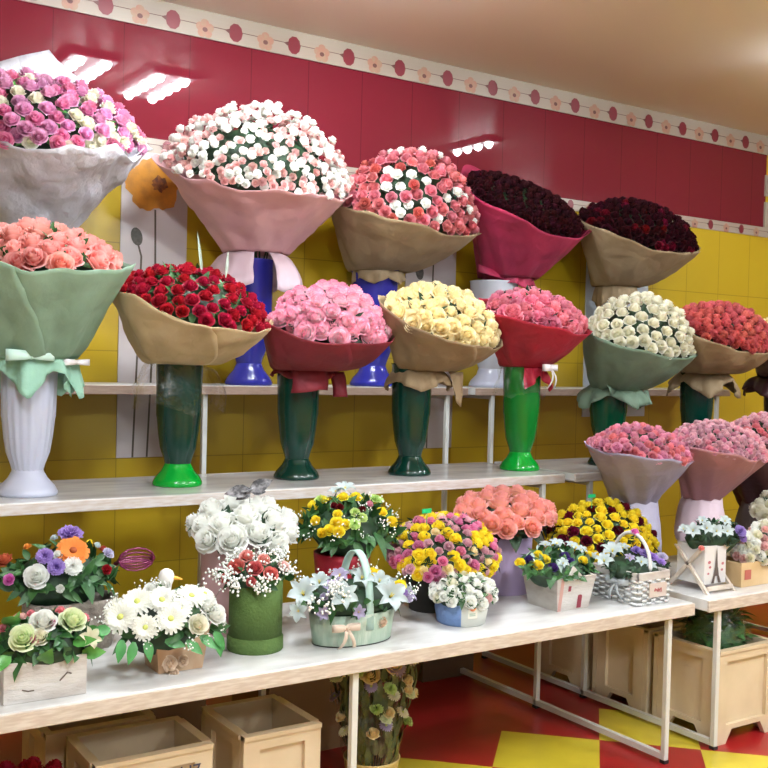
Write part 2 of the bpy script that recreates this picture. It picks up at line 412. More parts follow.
def fill(dome, root, rs, mix, size, cover=1.0, avoid=(), nmax=100, nmin=0, jit=.12, under=.97, zlo=.0, tilt=.25, kmin=None):
    """mix: list of (kind, colour, weight, size factor). Flowers nearest the viewer become parts of their own, any past 100 one stuff part."""
    n = int(cover*dome.area()/(size*size*.82)); n = max(n, nmin)
    pts = []; ph = rs.random()*6; under = min(under, 1-(.5 if size < .4*dome.u.length and 'rose_bouquet' in root.name else .3)*size/dome.u.length)
    tot = sum(w for _, _, w, _ in mix)
    for i in range(n):
        z = 1-(i+.5)/n*(1-zlo); rho = math.sqrt(max(0, 1-z*z)); a = i*2.399963+ph
        p = dome.pt(a, rho, under*rs.uniform(1-jit*.35, 1+jit*.35))
        if z < 0: p = p+dome.n*z*dome.h
        t = dome.u.normalized()*rs.uniform(-1, 1)+dome.v.normalized()*rs.uniform(-1, 1)
        p = p+t*size*jit*.9
        nn = (dome.nrm(a, rho)+t*tilt*.6+Vector((0, 0, .12))).normalized()
        if any((p-q).length < (size+sz)*.43 for q, sz in avoid): continue
        if p.y > WALLY-size*.6: continue
        r = rs.random()*tot; k = 0
        while r > mix[k][2]: r -= mix[k][2]; k += 1
        vis = 0 if dome.nrm(a, rho).dot(CAM-p) > -.05 else 10
        pts.append(((p-CAM).length+vis, p, nn, mix[k], rs.random()*6, size*mix[k][3]*rs.uniform(.88, 1.1)))
    pts.sort(key=lambda t: t[0])
    multi = len(set(c for _, c, _, _ in mix)) > 1
    cnt = {}; rest = []
    for d, p, nn, (kind, colr, _, _), roll, sz in pts:
        nm = KN[kind]; cnt[nm] = cnt.get(nm, 0)+1
        if cnt[nm]+sum(1 for q in root.children if q.name.split('.')[0] == nm and not cnt.get('_'+nm)) > 10**9: pass
        if cnt[nm] > nmax: rest.append((p, nn, kind, colr, roll, sz)); continue
        w = COLWORD.get(colr, colr)
        lab = None
        if multi: lab = w if 'rose' in w and ' with ' in w else '%s %s' % (w, nm.replace('_', ' '))
        inst(nm, fmesh(kind, colr, rs), root, p-root.location, nn, sz, roll, lab)
    if rest:
        mb = MB(); mats = []
        for p, nn, kind, colr, roll, sz in rest:
            me = rose_mesh(P[colr], 'spray', 0) if kind in ('rose', 'bud', 'spray') else fmesh(kind, colr, rs)
            if P[colr] not in mats: mats.append(P[colr])
            M_ = Matrix.Translation(p-root.location) @ (nn.to_track_quat('Z', 'Y') @ Matrix.Rotation(roll, 3, 'Z').to_quaternion()).to_matrix().to_4x4() @ Matrix.Scale(sz, 4)
            tips = [0.0]*len(me.vertices)
            if 'tip' in me.attributes: me.attributes['tip'].data.foreach_get('value', tips)
            mb.add([M_ @ v.co for v in me.vertices], [tuple(q.vertices) for q in me.polygons], mats.index(P[colr]), list(tips))
        o = mb.build('more_roses', mats, root, True); o['kind'] = 'stuff'

def special(dome, root, rs, lst):
    """lst of (kind, colour, px, py, px size[, lift]); returns keep-out list"""
    out = []
    for e in lst:
        kind, colr, px, py, s = e[:5]
        p, n = dome.spot(px, py); sz = s/ppm(p)
        p = p+n*sz*(.05+(e[5]*.35 if len(e) > 5 else 0)); n = (n+(CAM-p).normalized()*.45).normalized()
        w = COLWORD.get(colr, colr)
        inst(KN[kind], fmesh(kind, colr, rs), root, p-root.location, n, sz, rs.random()*6, '%s %s' % (w, KN[kind].replace('_', ' ')))
        out.append((p, sz))
    return out

def gyp(dome, root, rs, n, r=.0035, spread=.03, k=1.03, where=None, name='babys_breath', m=None, zlo=0):
    mb = MB(); O = root.location
    for i in range(n):
        if where:
            w = rs.choice(where); c, nn = dome.spot(w[0]+rs.uniform(-1, 1)*w[2], w[1]+rs.uniform(-1, 1)*w[2]*.7)
        else:
            a = rs.uniform(0, 2*PI); z = rs.uniform(zlo, 1); rho = math.sqrt(1-z*z); c = dome.pt(a, rho, 1); nn = dome.nrm(a, rho)
        c = c+nn*(k-1)*.25
        for q in range(7):
            p = c+Vector((rs.gauss(0, 1), rs.gauss(0, 1), rs.gauss(0, 1)))*spread*.5+nn*.012
            mb.blob(p-O, r*rs.uniform(.8, 1.5), 5)
            if q % 3 == 0: mb.tube([c-nn*.03-O, p-O], .0007, 3, 1)
    o = mb.build(name, [m or mat('tiny_white', (.85, .87, .84), .7), MAT_LEAF], root, True); o['kind'] = 'stuff'; return o

# ------------------------------------------------------------------ wrapping paper
def paper(name, root, dome, neck, rn, m, seed, bowl=.82, flaps=(), crump=.006, over=1.04, seam=-1.2, jag=.012, label=None, wrap=2*PI*1.1, lip=0.0):
    mb = MB(); O = root.location; nt, ns = 20, 88; rows = []
    a0 = seam
    for i in range(nt+1):
        t = i/nt; row = []
        for j in range(ns+1):
            q = j/ns; a = a0+wrap*q+.5*(1-t); sp = 1+.035*q
            e = dome.c+(dome.u*math.cos(a)+dome.v*math.sin(a))*over*sp
            du = math.cos(a)*rn*sp; dv = math.sin(a)*rn*sp
            ud = Vector((dome.u.x, dome.u.y, 0)).normalized(); vd = Vector((-ud.y, ud.x, 0))
            s0 = neck+ud*du+vd*dv
            k = 0
            for (fa, fh, fw) in flaps:
                dd = (a-fa+PI) % (2*PI)-PI; k += fh*max(0, 1-abs(dd)/fw)
            k += jag*(math.sin(a*3+seed)+.6*math.sin(a*7+seed*2))+jag*1.6*(abs(((a*4/(2*PI)+seed*.17) % 1)*2-1)-.5)
            e = e+(e-neck).normalized()*k
            th = t**bowl; tv = t**(1/bowl) if bowl < 1 else t
            hx = s0.lerp(e, th); vz = s0.z+(e.z-s0.z)*(t if bowl >= 1 else (t*.45+tv*.55))
            tri = abs(((a*9/(2*PI)+seed*.31) % 1)*2-1)-.5
            pk = 1+.16*(1-t)**1.3*tri+.02*(abs(((a*4/(2*PI)+.4*t+seed*.7) % 1)*2-1)-.5)*t
            hx = Vector((neck.x+(hx.x-neck.x)*pk, neck.y+(hx.y-neck.y)*pk, 0))
            p = Vector((hx.x, hx.y, vz))
            if lip and t > .85: p = p+(p-dome.c).normalized()*lip*(t-.85)/.15
            nz = noise.noise_vector(p*9+Vector((seed, 0, 0)))*crump*(.3+t)+noise.noise_vector(p*25)*crump*.35
            p = p+nz; p.y = min(p.y, WALLY-.012)
            row.append(p-O)
        rows.append(row)
    mb.grid(rows)
    return mb.build(name, m, root, True, solid=.0015, label=label)

def skirt(name, root, c, r0, r1, drop, m, seed, up=.0, a0=0, a1=2*PI, jag=.3, ruffle=.15, nr=9, lab=None, corners=5, elong=1.0):
    """collar of paper falling from the neck over the rim of the vase"""
    mb = MB(); O = root.location; rows = []; rs = random.Random(seed); ns = 60
    for i in range(nr+1):
        t = i/nr; row = []
        for j in range(ns+1):
            a = a0+(a1-a0)*j/ns
            tri = abs(((a*corners/(2*PI)+seed*.37) % 1)*2-1)
            dl = drop*(1-jag+jag*2*tri); rr = r0+(r1-r0)*math.sin(t*PI/2)*(1-jag*.3+jag*.6*tri)
            rr *= 1+ruffle*t*math.sin(a*8+seed)*.5+ruffle*.4*t*math.sin(a*15+seed*3)
            z = up*math.sin(min(1, t*2.2)*PI)*.5-dl*t**1.6
            p = Vector((c.x+rr*math.cos(a)*elong, c.y+rr*math.sin(a), c.z+z))
            p += noise.noise_vector(p*18)*.008*t
            row.append(p-O)
        rows.append(row)
    mb.grid(rows); return mb.build(name, m, root, True, solid=.0012, label=lab)

def flap(name, root, pts, m, lab=None, bend=.012, sub=6):
    """a loose corner of paper: quad given by four world points"""
    a, b, c, d = [Vector(p) for p in pts]; mb = MB(); rows = []; O = root.location
    n = (b-a).cross(d-a).normalized()
    for i in range(sub+1):
        t = i/sub; rows.append([a.lerp(b, j/sub).lerp(d.lerp(c, j/sub), t)+n*bend*math.sin(PI*j/sub)*(.3+t)+noise.noise_vector((a.lerp(b, j/sub).lerp(d.lerp(c, j/sub), t))*22)*.006-O for j in range(sub+1)])
    mb.grid(rows); return mb.build(name, m, root, True, solid=.0012, label=lab)

def bow(name, root, c, s, m, face, lab=None, tails=True):
    """tied ribbon: two loops, knot and tails"""
    mb = MB(); f = Vector(face).normalized(); r = f.cross(Vector((0, 0, 1))).normalized(); up = Vector((0, 0, 1)); O = root.location
    for sg in (-1, 1):
        rows = []
        for i in range(11):
            t = i/10*2*PI; x = sg*(1-math.cos(t))*.5*s; y = math.sin(t)*s*.28; 
            p = c+r*x+f*(y+.01); w = s*.22*(.5+.5*math.sin(t/2))
            rows.append([p+up*w*k-O for k in (-1, 0, 1)])
        mb.grid(rows)
        if tails:
            rows = []
            for i in range(6):
                t = i/5; p = c+r*sg*s*.55*t+f*(.012+.02*math.sin(t*3))-up*s*1.3*t
                rows.append([p+r*s*.13*k+up*.0*k-O for k in (-1, 1)])
            mb.grid(rows)
    mb.blob(c+f*.014-O, s*.16, 8)
    return mb.build(name, m, root, True, solid=.001, label=lab)

# ------------------------------------------------------------------ vases
def vase(px, zb, Y, H, body, foot, label, rf=.091, rt=.086, rm=.082, rk=.047, flutes=0, group=None, catn='vase', footlab=None, x=None):
    p = at(px, 450, Y); loc = Vector((p.x if x is None else x, Y, zb))
    r = thing('vase', label, 'vase', loc, 0, group)
    mb = MB()
    mb.lathe([(0, rf*.96), (.004, rf), (.012*H/.47, rf), (.03*H/.47, rf*.90), (.055*H/.47, rf*.66), (.075*H/.47, rk*1.06), (.085*H/.47, rk)], 40, caps=True)
    mb.build('vase_foot', foot, r, True, label=footlab)
    prof = [(.078*H/.47, rk*1.0), (.10*H/.47, rk*1.12), (.14*H/.47, rk*1.42), (.19*H/.47, rm*.90), (.25*H/.47, rm*.975), (.55*H, rm), (.8*H, rm*.5+rt*.5), (H*.985, rt), (H, rt+.004), (H, rt-.003), (.8*H, rm*.93), (.4*H, rm*.9), (.3*H, rk)]
    mb = MB(); n = 96 if flutes else 40
    rows = [[((rr*(1-(.03 if flutes and .12*H < z < H*.97 else 0)*(.5+.5*math.cos(flutes*2*PI*j/n)))*math.cos(2*PI*j/n)), (rr*(1-(.03 if flutes and .12*H < z < H*.97 else 0)*(.5+.5*math.cos(flutes*2*PI*j/n)))*math.sin(2*PI*j/n)), z) for j in range(n)] for z, rr in prof]
    mb.grid(rows, True); mb.build('vase_body', body, r, True)
    return r

PLAST = dict(rough=.22, spec=.5)
V_GREEN = mat('plastic_dark_green', (.0, .030, .020), .2)
V_BRIGHT = mat('plastic_bright_green', (.0, .33, .03), .2)
V_BRIGHT2 = mat('plastic_green_body', (.003, .17, .02), .25)
V_MID = mat('plastic_mid_green', (.0, .055, .024), .2)
V_BLUE = mat('plastic_blue', (.025, .028, .30), .2)
V_BLUED = mat('plastic_navy', (.010, .010, .09), .3)
V_WHITE = mat('plastic_white', (.50, .53, .66), .3)
V_CLEAR = mat('plastic_milky', (.50, .52, .58), .25)
V_DARK = mat('plastic_brown_black', (.02, .012, .012), .3)
K_KRAFT = mat('kraft_paper', (.30, .22, .125), .75, noise_col=(.26, .185, .10), nscale=12, bump=.45, crumple=1, bscale=14)
K_KRAFTL = mat('light_kraft_paper', (.52, .40, .24), .75, noise_col=(.46, .35, .20), nscale=12, bump=.45, crumple=1, bscale=12)
K_SAGE = mat('sage_paper', (.24, .37, .27), .7, noise_col=(.21, .33, .24), nscale=10, bump=.45, crumple=1, bscale=12)
K_SAGED = mat('sage_paper_deep', (.15, .23, .16), .7, noise_col=(.13, .20, .14), nscale=10, bump=.45, crumple=1, bscale=12)
K_MINT = mat('mint_tissue', (.30, .55, .43), .6, bump=.45, crumple=1, bscale=20)
K_SILVER = mat('silver_tissue', (.56, .57, .63), .38, noise_col=(.46, .45, .47), nscale=7, bump=.9, crumple=1, bscale=16)
K_PINK = mat('pink_tissue', (.68, .40, .40), .7, noise_col=(.60, .34, .36), nscale=7, bump=.45, crumple=1, bscale=12)
K_PINKW = mat('pale_pink_tissue', (.70, .55, .62), .7, bump=.45, crumple=1, bscale=12)
K_CRIM = mat('crimson_paper', (.38, .018, .07), .65, noise_col=(.30, .014, .06), nscale=9, bump=.45, crumple=1, bscale=14)
K_RED = mat('red_paper', (.40, .010, .035), .65, noise_col=(.33, .008, .03), nscale=9, bump=.45, crumple=1, bscale=14)
K_DRED = mat('dark_red_paper', (.20, .010, .022), .65, noise_col=(.16, .008, .02), nscale=9, bump=.45, crumple=1, bscale=14)
K_LILAC = mat('grey_lilac_paper', (.36, .34, .50), .7, noise_col=(.32, .30, .44), nscale=9, bump=.45, crumple=1, bscale=16)
K_LILACL = mat('pale_lilac_paper', (.46, .44, .58), .6, bump=.45, crumple=1, bscale=12)
K_DPINK = mat('dusty_pink_paper', (.46, .22, .25), .7, noise_col=(.41, .20, .23), nscale=9, bump=.45, crumple=1, bscale=16)
K_BURG = mat('burgundy_paper', (.045, .006, .010), .55, bump=.45, crumple=1, bscale=16)
K_GREYM = mat('grey_mesh', (.16, .12, .115), .8, bump=.45, crumple=1, bscale=60)
K_STEM = mat('stems', (.03, .09, .03), .6)
RIB_W = mat('white_ribbon', (.75, .73, .76), .4)
RIB_P = mat('pink_ribbon', (.62, .10, .16), .4)
RIB_M = mat('mint_ribbon', (.55, .78, .70), .4)

def cello_mat():
    m = bpy.data.materials.new('cellophane'); m.use_nodes = True; nt = m.node_tree; N = nt.nodes; L = nt.links
    b = N['Principled BSDF']; out = N['Material Output']; b.inputs['Base Color'].default_value = (.8, .85, .82, 1)
    b.inputs['Roughness'].default_value = .08
    t = N.new('ShaderNodeBsdfTransparent'); g = N.new('ShaderNodeBsdfGlossy'); g.inputs['Roughness'].default_value = .12
    mx = N.new('ShaderNodeMixShader'); lw = N.new('ShaderNodeLayerWeight'); lw.inputs['Blend'].default_value = .25
    r = N.new('ShaderNodeMapRange'); r.inputs[3].default_value = .04; r.inputs[4].default_value = .35; L.new(lw.outputs['Facing'], r.inputs[0])
    n = N.new('ShaderNodeTexNoise'); n.inputs['Scale'].default_value = 16; bp = N.new('ShaderNodeBump'); bp.inputs['Strength'].default_value = 1; bp.inputs['Distance'].default_value = .03
    tc = N.new('ShaderNodeTexCoord'); L.new(tc.outputs['Object'], n.inputs['Vector']); L.new(n.outputs[0], bp.inputs['Height']); L.new(bp.outputs[0], g.inputs['Normal'])
    L.new(r.outputs[0], mx.inputs[0]); L.new(t.outputs[0], mx.inputs[1]); L.new(g.outputs[0], mx.inputs[2]); L.new(mx.outputs[0], out.inputs[0])
    return m
CELLO = cello_mat()

def stems(root, neck, r, depth, m=None):
    mb = MB(); O = root.location
    for i in range(9):
        a = i*2.4; rr = r*math.sqrt(i/9)*.8
        mb.tube([neck-O+Vector((rr*math.cos(a), rr*math.sin(a), .02)), neck-O+Vector((rr*.8*math.cos(a+.5), rr*.8*math.sin(a+.5), -depth))], .004, 5)
    return mb.build('stem_bundle', m or K_STEM, root, True)

def bouquet(label, L, R, F, top, neck, nw, yn, yc, b, pm, mix, size, seed, cover=1.0, bowl=.82, flaps=(), crump=.006, leafm=None, nleaf=70, seam=-1.2, papername='wrapping_paper', zlo=.02, over=1.02, jag=.012, group=None, lip=0, avoid_special=(), ll=.05, nmax=100, ndepth=.10, jit=.15):
    rs = random.Random(seed); nk = at(*neck, yn); rn = nw/2/ppm(nk)
    root = thing('rose_bouquet', label, 'bouquet', nk, 0, group)
    d = Dome(L, R, (F[0], F[1]-.4*(F[1]-(L[1]+R[1])/2)), top, yc, b)
    paper(papername, root, d, nk, rn, pm, seed, bowl, flaps, crump, over, seam, jag, lip=lip)
    av = special(d, root, rs, avoid_special) if avoid_special else []
    foliage(d, root, rs, nleaf, ll, ll*.5, leafm)
    fill(d, root, rs, mix, size, cover, av, zlo=zlo, nmax=nmax, jit=jit)
    stems(root, nk, rn*.7, ndepth)
    root['_'] = 0; del root['_']
    return root, d, nk, rn

# ================================================================== THE SHOP
YW = 4.42; ZC_ = 3.06; XE = 5.96
M_RED = tile_mat('red_wall_tiles', (.135, .010, .020), (.155, .012, .023), .305, .48, 0.014, 2.45, .008)
M_YEL = tile_mat('yellow_wall_tiles', (.43, .295, .010), (.48, .335, .014), .305, .47, .014, .10, .32)
M_CREAM = mat('cream_wall', (.34, .29, .235), .6)
M_CEIL = mat('satin_ceiling', (.74, .69, .64), .4, spec=.4)
M_BORD = mat('border_cream', (.33, .275, .225), .4)
M_BDISC = mat('border_red', (.17, .018, .028), .35)
M_BPALE = mat('border_peach', (.36, .17, .12), .4, noise_col=(.32, .21, .14), nscale=40)
M_BDARK = mat('border_dark', (.12, .04, .035), .5)

def struct(o): o['kind'] = 'structure'; return o
mb = MB(); mb.box(-4, -4.5, -.05, 11, YW+.2, 0); struct(mb.build('floor', floor_mat()))
mb = MB(); mb.box(-4, -4.5, ZC_, 11, YW+.2, ZC_+.05); struct(mb.build('ceiling', M_CEIL))
mb = MB()
mb.box(-4, YW, 0, 11, YW+.15, 2.39, 0); mb.box(-4, YW, 2.39, XE, YW+.15, 2.935, 1)
mb.box(XE, YW, 2.39, 11, YW+.15, 2.935, 0); mb.box(-4, YW, 2.935, 11, YW+.15, ZC_, 2)
struct(mb.build('wall_back', [M_YEL, M_RED, M_CREAM]))
mb = MB(); mb.box(-4.1, -4.5, 0, -4, YW, ZC_); struct(mb.build('wall_left', M_CREAM))
mb = MB(); mb.box(11, -4.5, 0, 11.1, YW, ZC_); struct(mb.build('wall_right', M_CREAM))

def border(name, z0, z1, zc, rd, xa, xb, xo=1.454, yy=YW):
    mb = MB(); mb.box(xa, yy-.006, z0, xb, yy+.0, z1, 0)
    k0 = int((xa-xo)/.305); k1 = int((xb-xo)/.305)
    for k in range(k0, k1+1):
        cx = xo+k*.305
        if cx-rd*1.2 > xa and cx+rd < xb:
            mb.poly([(cx+rd*.82*math.cos(q*PI/5), yy-.008, zc+rd*math.sin(q*PI/5)) for q in range(10)], 1)
            mb.poly([(cx-rd*1.3, yy-.0085, zc+.004), (cx-rd*.7, yy-.0085, zc+.3*rd), (cx-rd*.7, yy-.0085, zc-.25*rd)], 3)
        px_ = cx+.1525
        if px_-rd > xa and px_+rd < xb:
            for q in range(5):
                a = q*2*PI/5+PI/2; ccx = px_+rd*.55*math.cos(a); ccz = zc-rd*.25+rd*.55*math.sin(a)
                mb.poly([(ccx+rd*.5*math.cos(w*PI/5), yy-.008-.0002*q, ccz+rd*.48*math.sin(w*PI/5)) for w in range(10)], 2)
            mb.poly([(px_+rd*.3*math.cos(w*PI/5), yy-.0095, zc-rd*.35+rd*.25*math.sin(w*PI/5)) for w in range(10)], 3)
    mb.box(xa, yy-.0075, zc+.004, xb, yy-.006, zc+.0065, 3)
    return struct(mb.build(name, [M_BORD, M_BDISC, M_BPALE, M_BDARK]))
border('trim_1', 2.935, 3.02, 2.988, .043, -3.8, 9)
border('trim_2', 2.388, 2.452, 2.42, .03, -3.8, 9, xo=1.44)
mb = MB(); mb.box(XE-.015, YW-.012, 2.452, XE+.05, YW, 2.62); mb.box(XE-.015, YW-.012, 2.66, XE+.05, YW, 2.80); struct(mb.build('trim_3', M_BORD))
# thin bright seams on the red tiles
M_SEAM = mat('seam_pale', (.45, .2, .22), .4)

# ---- picture panels on the wall
M_PANEL = mat('panel_white', (.56, .52, .52), .2, noise_col=(.50, .45, .45), nscale=3)
M_PANELB = mat('panel_bluish', (.50, .56, .62), .2)
M_POPPY = mat('poppy_orange', (.56, .24, .03), .3, noise_col=(.42, .18, .03), nscale=22)
M_POPPYD = mat('poppy_heart', (.10, .03, .02), .4, noise_col=(.26, .09, .02), nscale=60)
M_PSTEM = mat('poppy_stem', (.08, .065, .045), .4)
M_BUD = mat('poppy_bud', (.05, .05, .035), .4, noise_col=(.10, .09, .07), nscale=70)
def panel(name, label, x0, x1, z0, z1, flower=None, buds=(), stems_=(), m=M_PANEL, leafs=()):
    r = thing(name, label, 'wall panel', ((x0+x1)/2, YW, z0)); O = r.location; y = -.006
    mb = MB(); mb.box(x0-O.x, y, 0, x1-O.x, 0, z1-z0); mb.build('panel_face', m, r)
    if flower:
        fx, fz, fr = flower; mb = MB(); rs = random.Random(4)
        for q in range(5):
            a = q*2*PI/5+.5; cx = fx-O.x+fr*.50*math.cos(a); cz = fz-z0+fr*.44*math.sin(a)
            mb.poly([(cx+fr*(.56+.05*math.sin(w*1.7+q))*math.cos(w*PI/12), y-.001-.0004*q, cz+fr*(.50+.04*math.sin(w*2.3+q))*math.sin(w*PI/12)) for w in range(24)])
        mb.build('painted_flower', M_POPPY, r)
        mb = MB(); mb.poly([(fx-O.x+.03+fr*(.28+.07*math.sin(w*3.1))*math.cos(w*PI/12), y-.004, fz-z0+.01+fr*(.27+.06*math.sin(w*4.7))*math.sin(w*PI/12)) for w in range(24)])
        mb.build('painted_heart', M_POPPYD, r)
    if stems_:
        mb = MB()
        for pts in stems_:
            for (xa, za), (xb, zb) in zip(pts, pts[1:]):
                mb.poly([(xa-.0045-O.x, y-.0008, za-z0), (xa+.0045-O.x, y-.0008, za-z0), (xb+.0045-O.x, y-.0008, zb-z0), (xb-.0045-O.x, y-.0008, zb-z0)])
        mb.build('painted_stem', M_PSTEM, r)
    for bx, bz, bw, bh, tl in buds:
        mb = MB(); mb.poly([(bx-O.x+bw*math.cos(w*PI/10)*math.cos(tl)-bh*math.sin(w*PI/10)*math.sin(tl), y-.002, bz-z0+bw*math.cos(w*PI/10)*math.sin(tl)+bh*math.sin(w*PI/10)*math.cos(tl)) for w in range(20)])
        mb.build('painted_bud', M_BUD, r)
    return r
panel('poppy_panel', 'white wall panel painted with one open orange poppy and a bud', 1.54, 1.846, 1.045, 2.388, (1.682, 2.245, .125),
      [(1.612, 2.015, .026, .04, .25)], [[(1.695, 2.14), (1.70, 1.9), (1.69, 1.4), (1.678, 1.046)], [(1.62, 1.98), (1.635, 1.93), (1.625, 1.5), (1.612, 1.046)]])
panel('poppy_panel', 'white wall panel with painted bud and stem behind the cream roses', 3.05, 3.373, 1.045, 2.388, None,
      [(3.135, 1.965, .026, .042, .2)], [[(3.228, 2.3), (3.22, 1.8), (3.21, 1.046)], [(3.145, 1.92), (3.16, 1.85), (3.15, 1.046)]])
panel('blank_panel', 'pale bluish wall panel behind the white rose bouquet on the right', 4.33, 4.85, 1.20, 2.388, m=M_PANELB)

# ---- ceiling lights
M_BULB = mat('lamp_glow', (1, 1, 1), .5, emit=(.89, .96, 1.0, BULB))
M_BULBF = mat('lamp_glow_far', (1, 1, 1), .5, emit=(.91, .96, 1.0, BULB_FAR))
M_LAMPB = mat('lamp_body', (.6, .6, .6), .4)
def light(label, xs, ya, yb, n, m=M_BULB, rb=.027, group=None):
    xc = sum(xs)/len(xs); r = thing('ceiling_light', label, 'lamp', (xc, (ya+yb)/2, ZC_-.001), 0, group)
    w = (max(xs)-min(xs))/2+.06; l = abs(yb-ya)/2+.07
    mb = MB(); mb.box(-w, -l, -.028, w, l, 0); mb.build('lamp_housing', M_LAMPB, r, bevel=.004)
    for x in xs:
        for k in range(n):
            y = ya+(yb-ya)*k/(n-1)-(ya+yb)/2
            mb = MB(); mb.lathe([(-.062, .008), (-.056, rb*.7), (-.042, rb), (-.026, rb+.002)], 16, (x-xc, y, 0)); mb.build('lamp_bulb', m, r)
light('twin row of round lamps over the shelves, leftmost of the ceiling lights', [1.66, 1.80], 2.92, 3.40, 5)
light('twin row of round lamps over the shelves above the pink and white bouquet', [2.12, 2.265], 2.86, 3.34, 5)
light('single row of round lamps near the right end of the red wall', [4.6], 2.80, 3.16, 4)
G_FAR = 'ceiling lamp rows over the shop floor'
FARL = ['nearest the left wall', 'left of the middle', 'right of the middle', 'nearest the right wall', 'rear left', 'rear right']
for i, (x, y) in enumerate([(0.2, .9), (2.2, .2), (4.4, .6), (6.6, 1.2), (0.0, -1.8), (3.4, -2.0)]):
    light('twin row of round lamps over the shop floor, '+FARL[i], [x-.07, x+.07], y-.24, y+.24, 5, M_BULBF, .036, G_FAR)

# ---- display stands (white square tube) and boards
M_TUBE = mat('white_tube', (.62, .63, .60), .35)
M_BOARD = mat('white_laminate', (.66, .66, .65), .22, noise_col=(.42, .42, .42), nscale=3.5, stretch=(1, 3.5, 1), mixw=.3)
M_EDGE = mat('board_edge', (.50, .42, .35), .5, noise_col=(.62, .56, .49), nscale=9, stretch=(2, 2, 14))
M_EDGEW = mat('board_edge_white', (.62, .58, .56), .45, noise_col=(.54, .46, .40), nscale=9, stretch=(2, 2, 14))
M_EDGEP = mat('board_edge_tan', (.40, .29, .23), .5, noise_col=(.34, .24, .19), nscale=9, stretch=(2, 2, 14))
Z1, Z2, Z3 = .605, 1.02, 1.375
M_CAP = mat('black_cap', (.02, .02, .02), .5)
def stand(label, x, skew=0):
    r = thing('display_stand', label, 'shelf frame', (x, 2.652, 0)); t = .011
    ys = [0, .72, 1.425]; hs = [Z1-.045, Z2-.036, Z3-.036]
    for y, h in zip(ys, hs):
        sx = skew*y
        mb = MB(); mb.box(sx-t, y-t, .012, sx+t, y+t, h); mb.build('post', M_TUBE, r, bevel=.003)
        mb = MB(); mb.box(sx-t-.001, y-t-.001, 0, sx+t+.001, y+t+.001, .012); mb.build('foot_cap', M_CAP, r)
    mb = MB(); mb.add([(-t, t, .014), (t, t, .014), (skew*1.425+t, 1.414, .014), (skew*1.425-t, 1.414, .014), (-t, t, .036), (t, t, .036), (skew*1.425+t, 1.414, .036), (skew*1.425-t, 1.414, .036)],
                     [(0, 3, 2, 1), (4, 5, 6, 7), (0, 1, 5, 4), (1, 2, 6, 5), (2, 3, 7, 6), (3, 0, 4, 7)]); mb.build('floor_rail', M_TUBE, r)
    for (ya, yb, z) in ((t, .60, Z1-.058), (.72+t, 1.15, Z2-.058), (1.425+t, 1.70, Z3-.058)):
        mb = MB(); mb.box(skew*ya-t*.8, ya, z, skew*ya+t*.8, yb, z+.02); mb.build('bracket', M_TUBE, r)
    return r
stand('white tube stand under the middle of the near shelves, beside the wrapped flowers', 1.68, .084)
stand('white tube stand under the right end of the longer front table', 3.081)
stand('white tube stand under the left end of the farther table, next to the crates', 3.365)
stand('white tube stand under the far right end of the farther table', 5.1)
def board(label, x0, x1, y0, y1, z, th, em, top=M_BOARD, lip=True):
    r = thing('shelf_board', label, 'shelf', ((x0+x1)/2, y0, z-th)); w = (x1-x0)/2
    mb = MB(); mb.box(-w, .004, 0, w, y1-y0, th); mb.build('board_panel', top, r, bevel=.003)
    mb = MB(); mb.box(-w, -.006, -.002, w, .004, th-.002); mb.build('edge_strip', em, r, bevel=.002)
    return r
board('long white front table top carrying the baskets and boxed flowers', -1.2, 3.19, 2.625, 3.345, Z1, .045, M_EDGE)
board('white table top of the farther stand with the tower box on it', 3.272, 5.2, 2.625, 3.345, Z1, .045, M_EDGE)
board('white middle shelf carrying the white and green vases', -1.2, 3.197, 3.36, 3.92, Z2, .036, M_EDGEW)
board('middle shelf of the farther stand under the white and salmon roses', 3.26, 5.2, 3.36, 3.92, Z2, .036, M_EDGEW)
board('upper tan edged shelf along the wall carrying the blue vases', -1.2, 3.20, 4.065, YW-.006, Z3, .036, M_EDGEP)
board('upper shelf of the farther stand along the wall under the dark roses', 3.25, 5.2, 4.065, YW-.006, Z3, .036, M_EDGEP)

# ================================================================== TOP SHELF
vase(30, Z3, 4.22, .56, V_WHITE, V_WHITE, 'white vase on the top shelf hidden behind the coral pink bouquet', rf=.105, rt=.1, rm=.098, rk=.055)
vase(247, Z3, 4.22, .56, V_BLUE, V_BLUE, 'royal blue vase on the top shelf under the pink and white spray roses', rf=.107, rt=.10, rm=.098, rk=.056)
vase(371, Z3, 4.22, .57, V_BLUE, V_BLUE, 'royal blue vase on the top shelf under the kraft wrapped rose pink bouquet', rf=.112, rt=.117, rm=.098, rk=.06)
vase(489, Z3, 4.22, .55, V_CLEAR, V_WHITE, 'milky white plastic vase on the top shelf under the crimson wrapped dark roses', rf=.116, rt=.122, rm=.112, rk=.066)
vase(615, Z3, 4.22, .5, V_WHITE, V_WHITE, 'white vase on the top shelf behind the white rose bouquet', rf=.105, rt=.1, rm=.098, rk=.055)

